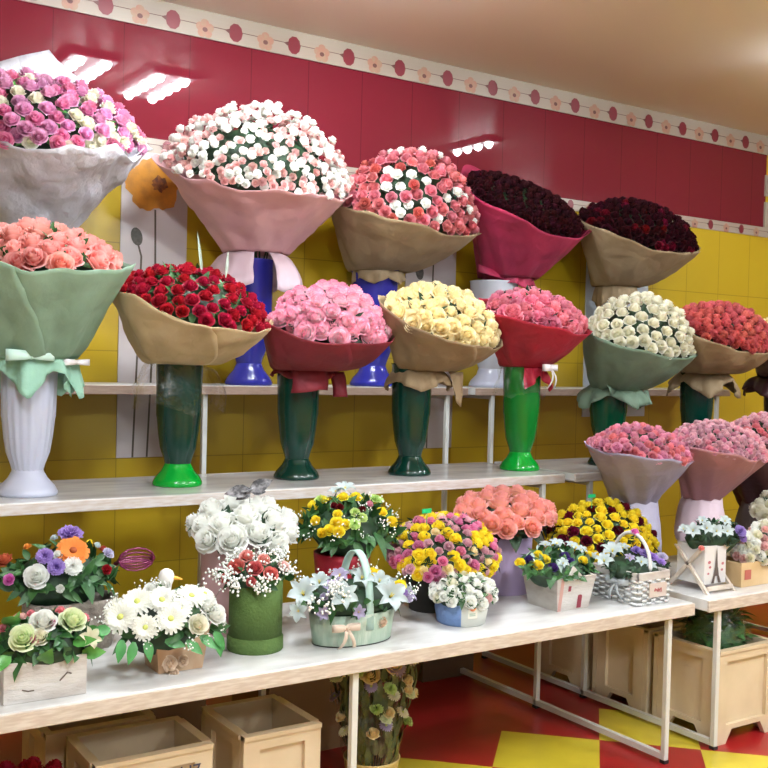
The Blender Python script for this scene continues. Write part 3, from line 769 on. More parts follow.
bouquet('huge bouquet of orchid pink and white roses in silvery crumpled paper, top left', (-85, 115), (148, 144), (32, 156), 70, (30, 246), 54, 4.19, 4.02, .31,
        K_SILVER, [('spray', 'hot_pink', 3, 1), ('rose', 'orchid', 3.5, 1.1), ('spray', 'ivory', 2.6, 1)], .062, 11, .95, 1.05, flaps=[], crump=.03, leafm=MAT_LEAFL, jag=.02)
r = [o for o in COL.objects if o.name.startswith('rose_bouquet')][-1]
flap('paper_sheet', r, [at(-30, 104, 4.36), at(104, 104, 4.34), at(48, 50, 4.39), at(-14, 66, 4.39)], K_SILVER)
r, d, nk, rn = bouquet('wide bouquet of tiny blush and white spray roses in pink tissue above a blue vase', (160, 163), (348, 190), (262, 198), 104, (255, 254), 62, 4.2, 4.04, .29,
        K_PINK, [('spray', 'blush', 3.2, .9), ('bud', 'white', 2.4, 1.05), ('spray', 'white', 1.3, .9)], .041, 12, .92, 1.12, flaps=[], crump=.014, leafm=MAT_LEAFD, ll=.04, nleaf=260, seam=-1.35, jit=.25)
skirt('paper_collar', r, nk+Vector((0, 0, .0)), rn*.8, .215, .16, K_PINKW, 3, up=.01, a0=-1.80+.25, a1=2*PI-1.80-.25, jag=.12, ruffle=.08, lab='pale pink tissue collar')
r, d, nk, rn = bouquet('kraft wrapped bouquet of rose pink and white roses above a blue vase', (335, 200), (475, 226), (412, 236), 145, (378, 272), 56, 4.2, 4.05, .27,
        K_KRAFT, [('rose', 'rose_pink', 4, 1.05), ('spray', 'white', 1.1, .85), ('spray', 'coral', .8, .9)], .062, 13, .88, .78, flaps=[(-2.4, .03, .5)], leafm=MAT_LEAFD, seam=-1.0, crump=.012)
skirt('paper_collar', r, nk, rn*.9, .12, .05, K_KRAFT, 5, jag=.3)
r, d, nk, rn = bouquet('crimson wrapped bouquet of almost black red roses', (465, 182), (583, 224), (518, 232), 172, (508, 279), 56, 4.2, 4.07, .26,
        K_CRIM, [('rose', 'dark_red', 1, 1)], .060, 14, 1.15, .97, flaps=[(2.6, .02, .6)], nleaf=10, ll=.02, leafm=MAT_LEAFD, seam=-.6)
flap('ribbon_tail', r, [nk+Vector((-.02, -.08, .01)), nk+Vector((-.25, -.06, .055)), nk+Vector((-.24, -.06, .015)), nk+Vector((-.02, -.08, -.03))], K_CRIM)
skirt('paper_collar', r, nk, rn*.9, .13, .04, K_CRIM, 6, jag=.4)
r, d, nk, rn = bouquet('kraft wrapped bouquet of dark red roses, rightmost on the top shelf', (580, 218), (693, 244), (640, 252), 198, (616, 287), 44, 4.2, 4.07, .26,
        K_KRAFT, [('rose', 'dark_red', 2, 1), ('rose', 'wine', .45, 1)], .060, 15, 1.15, .8, nleaf=10, ll=.02, leafm=MAT_LEAFD, crump=.008)
skirt('paper_collar', r, nk, rn*.9, .12, .10, K_KRAFT, 7, jag=.3)

# ================================================================== MIDDLE SHELF
vase(28, Z2, 3.555, .48, V_WHITE, V_WHITE, 'fluted white vase with mint collar on the middle shelf, leftmost', rf=.098, rt=.094, rm=.088, rk=.05, flutes=20)
vase(178, Z2, 3.615, .47, V_GREEN, V_BRIGHT, 'dark green vase with bright green foot and clear wrap on the middle shelf', footlab='bright green vase foot')
vase(297, Z2, 3.645, .47, V_GREEN, V_GREEN, 'dark green vase under the pink edged white roses')
vase(410, Z2, 3.60, .47, V_GREEN, V_GREEN, 'dark green vase under the cream roses in kraft paper')
vase(520, Z2, 3.585, .47, V_BRIGHT2, V_BRIGHT, 'bright green vase under the red wrapped pink roses')
vase(607, Z2, 3.60, .47, V_MID, V_GREEN, 'green vase under the white roses in sage paper', rt=.094, rm=.09)
vase(695, Z2, 3.60, .47, V_GREEN, V_GREEN, 'dark green vase under the salmon roses in kraft paper', rt=.09)
vase(778, Z2, 3.60, .47, V_DARK, V_DARK, 'dark vase under a burgundy wrapped bouquet, cut by the right picture edge', rt=.09)

r, d, nk, rn = bouquet('sage green wrapped bouquet of coral pink roses above the fluted white vase', (-60, 255), (126, 264), (35, 272), 221, (30, 358), 84, 3.555, 3.43, .30,
        K_SAGE, [('rose', 'coral_pink', 1, 1)], .100, 21, 1.2, .92, zlo=.1, seam=-2.6, crump=.01, leafm=MAT_LEAF)
skirt('tissue_collar', r, nk+Vector((0, 0, .015)), rn*.85, .145, .10, K_MINT, 4, up=.02, jag=.5, ruffle=.25, corners=5)
flap('tissue_corner', r, [nk+Vector((.06, -.10, -.0)), nk+Vector((.145, -.06, -.0)), nk+Vector((.16, -.08, -.125)), nk+Vector((.135, -.11, -.13))], K_MINT)
bow('ribbon_bow', r, nk+Vector((-.04, -.14, .01)), .085, RIB_M, (.25, -1, 0), tails=False)
bow('ribbon_bow', r, nk+Vector((.12, -.10, -.01)), .05, RIB_W, (.3, -1, 0), 'white ribbon end', tails=False)
r, d, nk, rn = bouquet('tan paper bouquet of red roses with green leaves above the green footed vase', (117, 288), (268, 322), (196, 333), 263, (178, 364), 54, 3.615, 3.48, .27,
        K_KRAFTL, [('rose', 'red', 1, 1)], .056, 22, .70, .68, flaps=[(-2.5, .02, .5), (3.0, .03, .4)], leafm=MAT_LEAF, nleaf=150, seam=-2.2, crump=.012)
def cello_skirt(root, c, r1, drop, seed, parent=None):
    mb = MB(); rows = []; O = root.location
    for i in range(13):
        t = i/12; row = []
        for j in range(61):
            a = 2*PI*j/60; rr = .10+(r1-.10)*math.sin(min(1, t*1.3)*PI/2)*(1+.12*math.sin(a*5+seed)+.06*math.sin(a*11))-.03*max(0, t-.8)
            p = Vector((c.x+rr*math.cos(a), c.y+rr*math.sin(a)*.85, c.z-drop*t*(1+.12*math.sin(a*4+seed))))
            p += noise.noise_vector(p*14+Vector((seed, 0, 0)))*.03; row.append(p-O)
        rows.append(row)
    mb.grid(rows); return mb.build('cellophane_wrap', CELLO, root, True)
cello_skirt(r, nk+Vector((0, 0, .01)), .17, .17, 2)
c0 = d.c+d.n*d.h
mb = MB()
for q, (dx, h_) in enumerate([(-.03, .16), (.06, .10)]):
    base = c0+Vector((dx, -.03, -.03))-r.location; leaf(mb, base, Vector((-.12 if q == 0 else .1, 0, 1)), (0, -1, 0), h_, .012, 0, .05)
mb.build('cellophane_tip', mat('pale_clear_strip', (.45, .6, .5), .2, trans=.35), r, True)
r, d, nk, rn = bouquet('dark red wrapped bouquet of white roses edged with pink above a dark green vase', (266, 322), (390, 334), (326, 350), 278, (303, 371), 52, 3.645, 3.50, .25,
        K_DRED, [('rose', 'edged_pink', 1, 1.05)], .084, 23, 1.15, .55, seam=-2.2, zlo=.08)
flap('paper_tail', r, [nk+Vector((-.10, -.10, .035)), nk+Vector((.045, -.12, .035)), nk+Vector((.04, -.13, -.075)), nk+Vector((-.115, -.12, -.085))], K_DRED, bend=-.03)
flap('paper_tail', r, [nk+Vector((.10, -.05, .0)), nk+Vector((.165, -.05, .0)), nk+Vector((.17, -.07, -.105)), nk+Vector((.10, -.07, -.10))], K_DRED, bend=-.02)
skirt('paper_collar', r, nk+Vector((0, 0, .01)), rn*.9, .125, .03, K_DRED, 8, jag=.4)
r, d, nk, rn = bouquet('kraft wrapped bouquet of cream roses in the centre of the middle shelf', (385, 305), (498, 336), (440, 348), 281, (424, 371), 46, 3.60, 3.47, .25,
        K_KRAFT, [('rose', 'cream', 1, 1.05)], .078, 24, 1.15, .68, seam=-2.0, zlo=-.08, crump=.01)
skirt('paper_collar', r, at(418, 371, 3.60)+Vector((0, 0, .02)), .07, .135, .085, K_KRAFT, 9, jag=.25, corners=4)
flap('paper_tail', r, [nk+Vector((.04, -.12, .0)), nk+Vector((.14, -.09, .0)), nk+Vector((.13, -.10, -.15)), nk+Vector((.075, -.13, -.10))], K_KRAFT)
r, d, nk, rn = bouquet('red wrapped bouquet of pink roses above the bright green vase', (486, 306), (586, 326), (536, 332), 289, (522, 367), 42, 3.585, 3.47, .23,
        K_RED, [('rose', 'mid_pink', 1, 1.05)], .078, 25, 1.1, .85, seam=-.7)
skirt('paper_collar', r, nk+Vector((0, 0, .01)), rn*.8, .125, .08, K_RED, 10, jag=.45, a0=-2.2, a1=-.4)
bow('ribbon_bow', r, nk+Vector((.03, -.14, -.0)), .07, RIB_W, (.5, -1, 0), 'white ribbon bow')
cello_skirt(r, nk+Vector((-.01, 0, 0)), .125, .13, 5)
r, d, nk, rn = bouquet('sage green wrapped bouquet of round white roses on the farther middle shelf', (587, 330), (690, 346), (640, 360), 291, (613, 391), 38, 3.60, 3.47, .24,
        K_SAGED, [('rose', 'ivory', 1, 1.0)], .066, 26, .72, .72, seam=-1.0, nleaf=40, zlo=-.02)
skirt('tissue_collar', r, nk+Vector((0, 0, .025)), rn*.8, .17, .075, K_SAGED, 11, jag=.5, corners=4, up=.02)
flap('tissue_corner', r, [nk+Vector((-.05, -.10, .03)), nk+Vector((-.16, -.06, .10)), nk+Vector((-.19, -.07, .09)), nk+Vector((-.13, -.12, -.02))], K_SAGED)
flap('tissue_corner', r, [nk+Vector((.08, -.12, .03)), nk+Vector((.15, -.08, .03)), nk+Vector((.19, -.08, -.06)), nk+Vector((.13, -.10, -.07))], K_SAGE)
r, d, nk, rn = bouquet('kraft wrapped bouquet of salmon pink rosebuds on the farther middle shelf', (675, 324), (770, 342), (715, 353), 302, (703, 374), 38, 3.60, 3.47, .24,
        K_KRAFT, [('bud', 'coral', 1, 1.0)], .056, 27, .92, .55, seam=-.5)
skirt('paper_collar', r, nk+Vector((0, 0, .02)), rn*.8, .17, .10, K_KRAFT, 12, jag=.45, corners=4, up=.01)
r, d, nk, rn = bouquet('burgundy wrapped bouquet of cream roses at the right picture edge', (752, 336), (850, 348), (800, 356), 311, (782, 378), 40, 3.60, 3.47, .24,
        K_BURG, [('rose', 'cream', 1, 1.0)], .062, 28, 1.0, .6)
skirt('paper_collar', r, nk+Vector((0, 0, .02)), rn*.8, .20, .10, K_BURG, 13, jag=.3, corners=4)

# ================================================================== TALL BOUQUETS ON THE FARTHER TABLE
def tall_box(px, Y, H, r, m, label, name='flower_vase'):
    p = at(px, 500, Y); rt = thing(name, label, 'vase', (p.x, Y, Z1))
    mb = MB(); mb.lathe([(0, r*.86), (.005, r*.9), (H*.5, r), (H*.93, r*.82), (H, r*.72), (H, r*.66), (H*.6, r*.86)], 36)
    mb.build('vase_body', m, rt, True)
    return rt
tall_box(633, 3.16, .40, .12, K_LILACL, 'pale lilac vase behind the yellow and red roses')
tall_box(702, 3.16, .41, .10, K_PINKW, 'pale pink vase behind the tower box')
tall_box(760, 3.20, .30, .10, K_GREYM, 'vase in greyish mesh behind the kraft box, right edge')
r, d, nk, rn = bouquet('grey lilac paper cone of pink roses standing behind the yellow and red roses', (590, 446), (688, 458), (640, 461), 423, (633, 503), 40, 3.16, 3.06, .22,
        K_LILAC, [('spray', 'dusty_pink', 2, 1), ('rose', 'rose_pink', 1, 1)], .046, 31, .80, 1.0, leafm=MAT_LEAFD, nleaf=110, ll=.03, over=.97, seam=-1.2)
skirt('paper_collar', r, nk+Vector((0, 0, .01)), rn*.9, .125, .22, K_LILACL, 14, jag=.06, ruffle=.05, corners=3, lab='pale lilac lower wrap')
r, d, nk, rn = bouquet('dusty pink paper cone of mauve spray roses on the farther table', (672, 440), (764, 455), (716, 458), 420, (701, 498), 36, 3.16, 3.06, .22,
        K_DPINK, [('spray', 'mauve', 2, 1), ('spray', 'dusty_pink', .8, .9)], .038, 32, .82, 1.0, leafm=MAT_LEAFD, nleaf=110, ll=.03, over=.97, seam=-1.8)
skirt('paper_collar', r, nk+Vector((0, 0, .01)), rn*.9, .112, .20, K_PINKW, 15, jag=.1, ruffle=.06, corners=3, lab='pale pink lower wrap')
r, d, nk, rn = bouquet('burgundy wrapped bouquet of mauve pink roses cut by the right picture edge', (722, 436), (840, 448), (782, 452), 411, (765, 508), 46, 3.25, 3.14, .2,
        K_BURG, [('spray', 'mauve', 2, 1), ('rose', 'rose_pink', .7, .9)], .044, 33, .8, .85, leafm=MAT_LEAFD, nleaf=80)
skirt('mesh_collar', r, nk+Vector((0, 0, .03)), rn*.9, .13, .14, K_GREYM, 16, jag=.1, ruffle=.2, lab='greyish mesh collar')

# ================================================================== ARRANGEMENTS ON THE TABLES
W_WASH = mat('whitewashed_wood', (.55, .53, .50), .6, noise_col=(.38, .33, .29), nscale=9, stretch=(1, 1, 3), mixw=.35, bump=.3, bscale=20)
M_SOIL = mat('floral_foam', (.02, .04, .02), .9)
def arr(label, pos, cat='flower arrangement'): return thing('flower_arrangement', label, cat, pos)
def rectbox(root, name, w, d_, h, m, t=.008, taper=1.0, bevel=.002, lab=None):
    """open box; origin at bottom centre; taper = bottom/top width"""
    mb = MB(); k = taper
    def ring(s, z, i): return [(-w/2*s+i, -d_/2*s+i, z), (w/2*s-i, -d_/2*s+i, z), (w/2*s-i, d_/2*s-i, z), (-w/2*s+i, d_/2*s-i, z)]
    mb.grid([ring(k, 0, 0), ring(1, h, 0), ring(1, h, t), ring(k, .01, t)], True)
    mb.f.append((3, 2, 1, 0)); mb.m.append(0); n = len(mb.v); mb.f.append((n-4, n-3, n-2, n-1)); mb.m.append(0)
    return mb.build(name, m, root, False, bevel=bevel, label=lab)

# A1 whitewashed box
r = arr('whitewashed wooden box with pale green roses and small pink buds, front left', (.762, 2.745, Z1))
rectbox(r, 'wooden_box', .212, .125, .105, W_WASH)
mb = MB(); mb.tube([(-.06, -.0635, .035), (-.045, -.064, .03), (-.03, -.0635, .03)], .0018, 5); mb.tube([(.035, -.0635, .045), (.055, -.064, .065), (.065, -.0635, .06)], .002, 5); mb.build('box_scratch', mat('scratch_brown', (.12, .09, .07), .7), r)
d = Dome((-12, 652), (100, 640), (45, 664), 612, 2.745, .09); rs = random.Random(41)
av = special(d, r, rs, [('rose', 'pale_green', 22, 638, 31, .2), ('rose', 'white', 43, 622, 29, .2), ('rose', 'pale_green', 71, 621, 31, .2), ('lily', 'ivory', 88, 641, 24, .3), ('rose', 'ivory', 40, 636, 20),
     ('spray', 'rose_pink', 5, 630, 11, .5), ('spray', 'rose_pink', 15, 617, 12, .6), ('spray', 'blush', 22, 614, 10, .6), ('spray', 'rose_pink', 30, 608, 10, .6), ('spray', 'rose_pink', 60, 608, 11, .6), ('spray', 'rose_pink', 70, 608, 12, .6), ('spray', 'rose_pink', 91, 609, 11, .7), ('spray', 'dusty_pink', 36, 640, 9, .4), ('spray', 'dusty_pink', 54, 624, 8, .6)])
foliage(d, r, rs, 46, .045, .026, MAT_LEAF, core=.8, rim_hang=5, lo=.15)
foliage(d, r, rs, 6, .06, .04, MAT_LEAFL, core=.93, name='glossy_leaves')
# A2 grey bark basket with gerbera
p = onz(70, 618, Z1); r = arr('grey bark basket with an orange gerbera, purple carnations and white roses', (p.x, 3.14, Z1)); xx = at(70, 600, 3.14).x; r.location.x = xx
M_BARK = mat('grey_bark', (.20, .17, .145), .85, noise_col=(.38, .34, .29), nscale=14, bump=1.0, bscale=22, mixw=.4)
mb = MB(); rows = []
for i, (z, s) in enumerate([(0, .9), (.03, .97), (.08, 1.03), (.13, 1.0), (.15, 1.03), (.15, .94), (.02, .85)]):
    rows.append([(.135*s*math.copysign(abs(math.cos(2*PI*j/40))**.6, math.cos(2*PI*j/40))+.004*math.sin(j*3.3), .085*s*math.copysign(abs(math.sin(2*PI*j/40))**.6, math.sin(2*PI*j/40))+.004*math.sin(j*2.1), z) for j in range(40)])
mb.grid(rows, True); mb.build('bark_basket', M_BARK, r, True)
d = Dome((-8, 588), (122, 578), (60, 596), 538, 3.14, .12); rs = random.Random(42)
av = special(d, r, rs, [('gerbera', 'orange', 74, 553, 32, .1), ('rose', 'white', 39, 578, 27, .3), ('carnation', 'white', 71, 569, 20, .2), ('spray', 'white', 59, 556, 11, .4), ('spray', 'white', 58, 586, 9, .2),
     ('carnation', 'purple', 45, 558, 18, .3), ('carnation', 'purple', 58, 569, 18, .3), ('carnation', 'purple', 70, 537, 26, .1), ('carnation', 'lilac', 107, 557, 13, .4), ('rose', 'magenta', 10, 580, 13, .4),
     ('spray', 'orange', 27, 548, 9, .5), ('rose', 'terracotta', 3, 558, 18, .6), ('spray', 'red', 108, 570, 11, .3), ('spray', 'terracotta', 109, 543, 9, .4), ('spray', 'yellow', 93, 537, 7, .5), ('spray', 'silver_white', 101, 538, 8, .5), ('spray', 'silver_white', 54, 533, 8, .5)])
foliage(d, r, rs, 90, .05, .028, MAT_LEAF, core=.84, rim_hang=5, lo=.1)
mb = MB(); c = at(128, 560, 3.12)-r.location
for k in range(5):
    pts = [c+Vector((-.05+.115*(1-math.cos(t*PI/6))/2*1.0+.02, .01*k, (.035-.011*k)*math.sin(t*PI/6)*1.0-.004*k)) for t in range(13)]
    mb.tube(pts, .006, 6, flat=.5)
mb.build('plum_ribbon_loop', mat('plum_foil', (.22, .03, .09), .18, metal=.3), r, True)
# A3 wooden bucket with white chrysanthemums and a duck
pz = onz(170, 677, Z1); r = arr('orange brown wooden bucket of white chrysanthemums with a toy duck', (pz.x, 2.80, Z1)); r.location.x = at(174, 660, 2.80).x
M_OWOOD = mat('orange_wood', (.42, .23, .11), .55, noise_col=(.58, .42, .28), nscale=5, stretch=(2, 2, .6), mixw=.45)
rectbox(r, 'wooden_bucket', .165, .13, .125, M_OWOOD, taper=.80)
d = Dome((100, 632), (228, 622), (162, 646), 588, 2.80, .13); rs = random.Random(43)
av = special(d, r, rs, [('chrys', 'white', 121, 620, 36, .1), ('chrys', 'white', 138, 606, 34, .2), ('chrys', 'white', 170, 622, 32, .2), ('chrys', 'white', 160, 604, 32, .3), ('chrys', 'white', 145, 630, 28, .1), ('rose', 'ivory', 196, 626, 23, .2), ('rose', 'white', 216, 616, 26, .2),
     ('rose', 'white', 206, 606, 24, .2), ('rose', 'white', 152, 592, 20, .3), ('chrys', 'white', 190, 598, 30, .2), ('chrys', 'white', 178, 610, 26, .1), ('chrys', 'white', 112, 606, 26, .1), ('chrys', 'white', 205, 594, 22, .1)])
fill(d, r, rs, [('chrys', 'white', 2, 1.2), ('rose', 'white', 1, .9)], .075, .8, av)
foliage(d, r, rs, 30, .06, .03, MAT_LEAF, core=.78)
gyp(d, r, rs, 22, .0022, .02, 1.05)
mb = MB(); c = at(150, 640, 2.80)-r.location
for (px, py, dx, dz) in [(122, 640, -.25, -1), (134, 642, -.35, -1), (146, 640, .1, -.75), (165, 641, .9, -.25), (186, 641, .6, -.5), (200, 636, .5, -.4), (214, 632, .6, -1), (104, 634, -1, -.25), (110, 630, -1, .15), (216, 636, .2, -1)]:
    leaf(mb, at(px, py, 2.70)-r.location, Vector((dx, -.35, dz)), Vector((0, -1, .4)), .062, .03, 0, .15)
mb.build('hanging_leaves', mat('leaf_mid', (.04, .2, .05), .38, noise_col=(.07, .28, .08), nscale=20), r, True)
# duck on top: head, neck, bill
p, n = d.spot(166, 590); c = p+Vector((0, 0, .01))-r.location
MW = mat('duck_white', (.78, .78, .76), .6)
mb = MB(); mb.lathe([(-.05, .016), (-.03, .017), (-.01, .014), (.005, .016), (.018, .021), (.032, .022), (.044, .017), (.050, .007)], 18, tuple(c)); mb.build('duck_ornament', MW, r, True)
mb = MB(); dirb = Vector((.95, -.3, -.08)).normalized(); mb.tube([c+Vector((0, 0, .026))+dirb*.014, c+Vector((0, 0, .025))+dirb*.03, c+Vector((0, 0, .022))+dirb*.045], [.009, .008, .004], 10, flat=.6); mb.build('duck_bill', mat('bill_orange', (.85, .38, .04), .5), r, True)
mb = MB(); mb.blob(c+Vector((.010, -.016, .032)), .0028, 6); mb.build('duck_eye', mat('eye_black', (.01, .01, .01), .3), r, True)
MB_ = mat('paper_flower_beige', (.72, .56, .42), .7)
for (px, py, s) in [(171, 664, 17), (184, 661, 13), (175, 674, 11)]:
    q = at(px, py, 2.727); o = inst('paper_flower', rose_mesh(MB_, 'spray', 1), r, q-r.location, (0.1, -1, .1), s/ppm(q), px)
# A4 pink tall box with big white roses
xx = at(240, 600, 3.10).x; r = arr('tall pink box of large white roses with a dark butterfly on top', (xx, 3.10, Z1))
mb = MB(); mb.lathe([(0, .128), (.003, .13), (.30, .13), (.33, .13), (.33, .122), (.1, .12)], 40); mb.build('tall_pink_box', mat('pink_card', (.62, .38, .40), .6), r, True)
d = Dome((184, 531), (302, 528), (243, 550), 496, 3.10, .2); rs = random.Random(44)
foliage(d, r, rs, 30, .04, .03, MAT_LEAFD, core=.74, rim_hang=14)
fill(d, r, rs, [('rose', 'white', 1, 1)], .112, 1.15, zlo=.0)
p, n = d.spot(247, 503); p = p+Vector((0, -.02, .045)); mb = MB(); MBU = mat('butterfly_dark', (.03, .03, .035), .4, noise_col=(.25, .25, .27), nscale=60)
for sg in (-1, 1):
    for (L_, up_, w_) in ((.085, .45, .045), (.055, -.1, .035)):
        leaf(mb, p-r.location, Vector((sg, -.2*sg, up_ if sg > 0 else up_-.55)), Vector((0, -1, .5)), L_, w_, 0, .05)
mb.tube([p-r.location+Vector((-.02, -.005, -.008)), p-r.location+Vector((.02, .0, .01))], .004, 6)
mb.tube([p-r.location, p-r.location-Vector((0, 0, .06))], .0012, 4)
mb.build('butterfly_pick', MBU, r, True)
# A5 green hat box
xx = at(255, 640, 2.86).x; r = arr('round olive green hat box of coral roses and tiny white blossoms', (xx, 2.86, Z1)); MG = mat('olive_felt', (.075, .14, .03), .85, bump=.3, bscale=120)
mb = MB(); mb.lathe([(.04, .082), (.225, .082), (.225, .077), (.06, .077)], 48); mb.build('hat_box', MG, r, True)
mb = MB(); mb.lathe([(0, .084), (.003, .0865), (.040, .0865), (.042, .083), (.045, .082)], 48); mb.build('box_lid', MG, r, True)
d = Dome((220, 577), (292, 573), (256, 590), 551, 2.86, .10); rs = random.Random(45)
av = special(d, r, rs, [('rose', 'coral', 236, 566, 19, .0), ('rose', 'coral', 254, 568, 18, .0), ('rose', 'coral', 272, 573, 17, .0), ('rose', 'coral_pink', 246, 556, 17, .0), ('spray', 'coral', 250, 580, 11), ('rose', 'coral_pink', 264, 559, 15), ('spray', 'blush', 284, 566, 13), ('rose', 'coral', 226, 576, 12)])
foliage(d, r, rs, 30, .035, .02, MAT_LEAF, core=.85)
gyp(d, r, rs, 38, .0030, .016, .97, zlo=.05)
gyp(d, r, rs, 42, .0032, .017, 1.0, where=[(222, 578, 9), (290, 575, 8), (262, 584, 10), (240, 584, 9), (235, 552, 9), (280, 556, 9)])
# A6 red bucket mixed
xx = at(342, 560, 3.08).x; r = arr('round red bucket of yellow roses, green buttons and white sprays', (xx, 3.08, Z1))
mb = MB(); mb.lathe([(0, .072), (.004, .078), (.20, .098), (.225, .100), (.225, .094), (.05, .075)], 40); mb.build('red_bucket', mat('red_card', (.36, .010, .026), .45), r, True)
d = Dome((296, 534), (398, 530), (346, 550), 495, 3.08, .17); rs = random.Random(46)
av = special(d, r, rs, [('rose', 'yellow', 336, 524, 15, .3), ('rose', 'yellow', 330, 530, 13, .2), ('rose', 'yellow', 338, 532, 14, .2), ('rose', 'yellow', 346, 526, 13, .2), ('rose', 'yellow', 338, 515, 11, .2), ('bud', 'yellow', 316, 524, 12, .2), ('bud', 'yellow', 321, 535, 12, .2), ('rose', 'yellow', 309, 499, 15, .2), ('rose', 'yellow', 356, 498, 14, .2), ('rose', 'yellow', 342, 498, 13, .2), ('rose', 'yellow', 381, 513, 12, .3),
     ('carnation', 'lime', 356, 524, 13, .2), ('carnation', 'lime', 362, 518, 11, .2), ('carnation', 'lime', 354, 514, 11, .2), ('carnation', 'lime', 320, 502, 14, .2), ('carnation', 'lime', 374, 502, 13, .3), ('carnation', 'lime', 380, 500, 12, .3), ('lily', 'silver_white', 345, 489, 22, .5), ('lily', 'silver_white', 334, 489, 16, .5), ('rose', 'yellow', 320, 491, 12, .3), ('spray', 'dusty_pink', 370, 504, 8, .2), ('spray', 'wine', 340, 508, 9, .2), ('spray', 'wine', 334, 505, 8, .2), ('spray', 'wine', 362, 510, 8, .2), ('rose', 'yellow', 391, 521, 14, .2)])
foliage(d, r, rs, 110, .06, .028, MAT_LEAF, core=.84, rim_hang=3)
gyp(d, r, rs, 26, .0024, .018, 1.02)
# A7 mint oval basket
xx = at(352, 630, 2.80).x; r = arr('mint green oval tub with an arched handle, silvery lilies and a beige bow', (xx, 2.80, Z1)); MM = mat('mint_wood', (.34, .46, .36), .6, noise_col=(.46, .54, .44), nscale=10, stretch=(4, 4, .6), bump=.3, bscale=20)
mb = MB(); mb.lathe([(0, .135), (.004, .138), (.05, .145), (.10, .152), (.10, .146), (.02, .13)], 56, sx=1, sy=.60); mb.build('oval_tub', MM, r, True)
mb = MB(); hp = []
for i in range(19):
    a = PI*i/18; hp.append((0.01+.0*math.cos(a), -.088*math.cos(a), .05+.235*math.sin(a)**.75))
rows = [[(x-.013, y, z), (x+.013, y, z)] for x, y, z in hp]; mb.grid(rows); o = mb.build('handle', mat('mint_paint', (.40, .58, .52), .5), r, True, solid=.006)
mb = MB()
for k in range(3):
    mb.lathe([(.001+.0*k, .1385+.0*k), (.004, .1392)], 56, sx=1, sy=.6)
mb.build('base_hoop', mat('dark_hoop', (.04, .05, .045), .6), r, True)
bow('beige_bow', r, at(345, 627, 2.70), .048, mat('linen', (.58, .47, .38), .85), (-.1, -1, 0))
q = at(383, 622, 2.715); inst('burlap_rose', rose_mesh(MB_, 'spray', 2), r, q-r.location, (.3, -1, .1), .04, 1)
d = Dome((288, 602), (413, 596), (350, 617), 572, 2.80, .12); rs = random.Random(47)
av = special(d, r, rs, [('lily', 'silver_white', 304, 596, 34, .1), ('lily', 'silver_white', 345, 600, 32, .1), ('lily', 'silver_white', 388, 598, 36, .1), ('lily', 'silver_white', 320, 585, 24, .2), ('lily', 'silver_white', 360, 583, 26, .2), ('lily', 'silver_white', 378, 584, 24, .2), ('lily', 'lilac', 330, 590, 20, .1), ('lily', 'lilac', 340, 578, 20, .2), ('rose', 'yellow', 372, 574, 13, .5), ('rose', 'yellow', 380, 573, 10, .5), ('rose', 'yellow', 400, 586, 15, .3), ('rose', 'lilac', 408, 597, 12, .2), ('carnation', 'purple', 402, 592, 10), ('spray', 'magenta', 362, 562, 8, 1.2), ('lily', 'silver_white', 300, 608, 22, .0), ('spray', 'lilac', 325, 598, 9)])
fill(d, r, rs, [('lily', 'silver_white', 2, 1), ('lily', 'lilac', 1, .8), ('spray', 'purple', .6, .5)], .06, .75, av)
foliage(d, r, rs, 50, .035, .02, MAT_LEAF, core=.85, rim_hang=7)
gyp(d, r, rs, 14, .0028, .016, 1.05); gyp(d, r, rs, 16, .0035, .022, 1.12, where=[(322, 607, 9), (335, 596, 6)])
# A8 yellow and pink spray roses
xx = at(430, 590, 3.02).x; r = arr('dark pot with a big ball of yellow and pink spray roses', (xx, 3.02, Z1))
mb = MB(); mb.lathe([(0, .07), (.004, .075), (.13, .092), (.14, .09), (.05, .07)], 36); mb.build('dark_pot', mat('pot_dark', (.015, .014, .011), .6), r, True)
d = Dome((386, 556), (497, 550), (440, 585), 512, 3.02, .2); rs = random.Random(48)
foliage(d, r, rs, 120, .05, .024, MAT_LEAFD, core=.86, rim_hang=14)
fill(d, r, rs, [('spray', 'yellow', 4, 1.15), ('spray', 'hot_pink', 3, 1.0), ('spray', 'mauve', 3.5, .85), ('spray', 'cream', .8, .9)], .044, 1.02, zlo=-.1)
mb = MB(); q = at(427, 511, 2.95)-r.location; mb.box(q.x-.02, q.y, q.z-.008, q.x+.02, q.y+.003, q.z+.008); mb.tube([q-Vector((0, 0, .05)), q], .0015, 4); mb.build('green_tag', mat('tag_green', (.0, .45, .16), .5), r)
# A9 blue pot white roses
xx = at(461, 615, 2.82).x; r = arr('small blue and cream pot of white spray roses', (xx, 2.82, Z1))
MBL = mat('blue_felt', (.16, .27, .52), .7, bump=.4, bscale=50); MCR = mat('cream_felt', (.58, .60, .55), .7)
rows = []
mb = MB(); n_ = 48
for z, rr in [(0, .078), (.004, .084), (.05, .092), (.10, .090), (.10, .084), (.03, .08)]: rows.append([(rr*math.cos(2*PI*j/n_), rr*math.sin(2*PI*j/n_), z) for j in range(n_)])
mb.grid(rows, True); mb.f.append(tuple(range(n_))[::-1]); mb.m.append(0)
for i, f in enumerate(mb.f):
    if len(f) == 4:
        cx = sum(mb.v[k][0] for k in f)/4; cy = sum(mb.v[k][1] for k in f)/4; a = math.atan2(cy, cx)
        if -2.2 < a < -.2: mb.m[i] = 1
mb.build('round_pot', [MBL, MCR], r, True)
a = -1.80; nrm = Vector((math.cos(a), math.sin(a), 0)); tg = Vector((-nrm.y, nrm.x, 0)); q = nrm*.0925+Vector((0, 0, .058))
mb = MB(); mb.poly([q+tg*x+Vector((0, 0, z)) for x, z in ((-.017, -.026), (.017, -.026), (.017, .026), (-.017, .026))], 0)
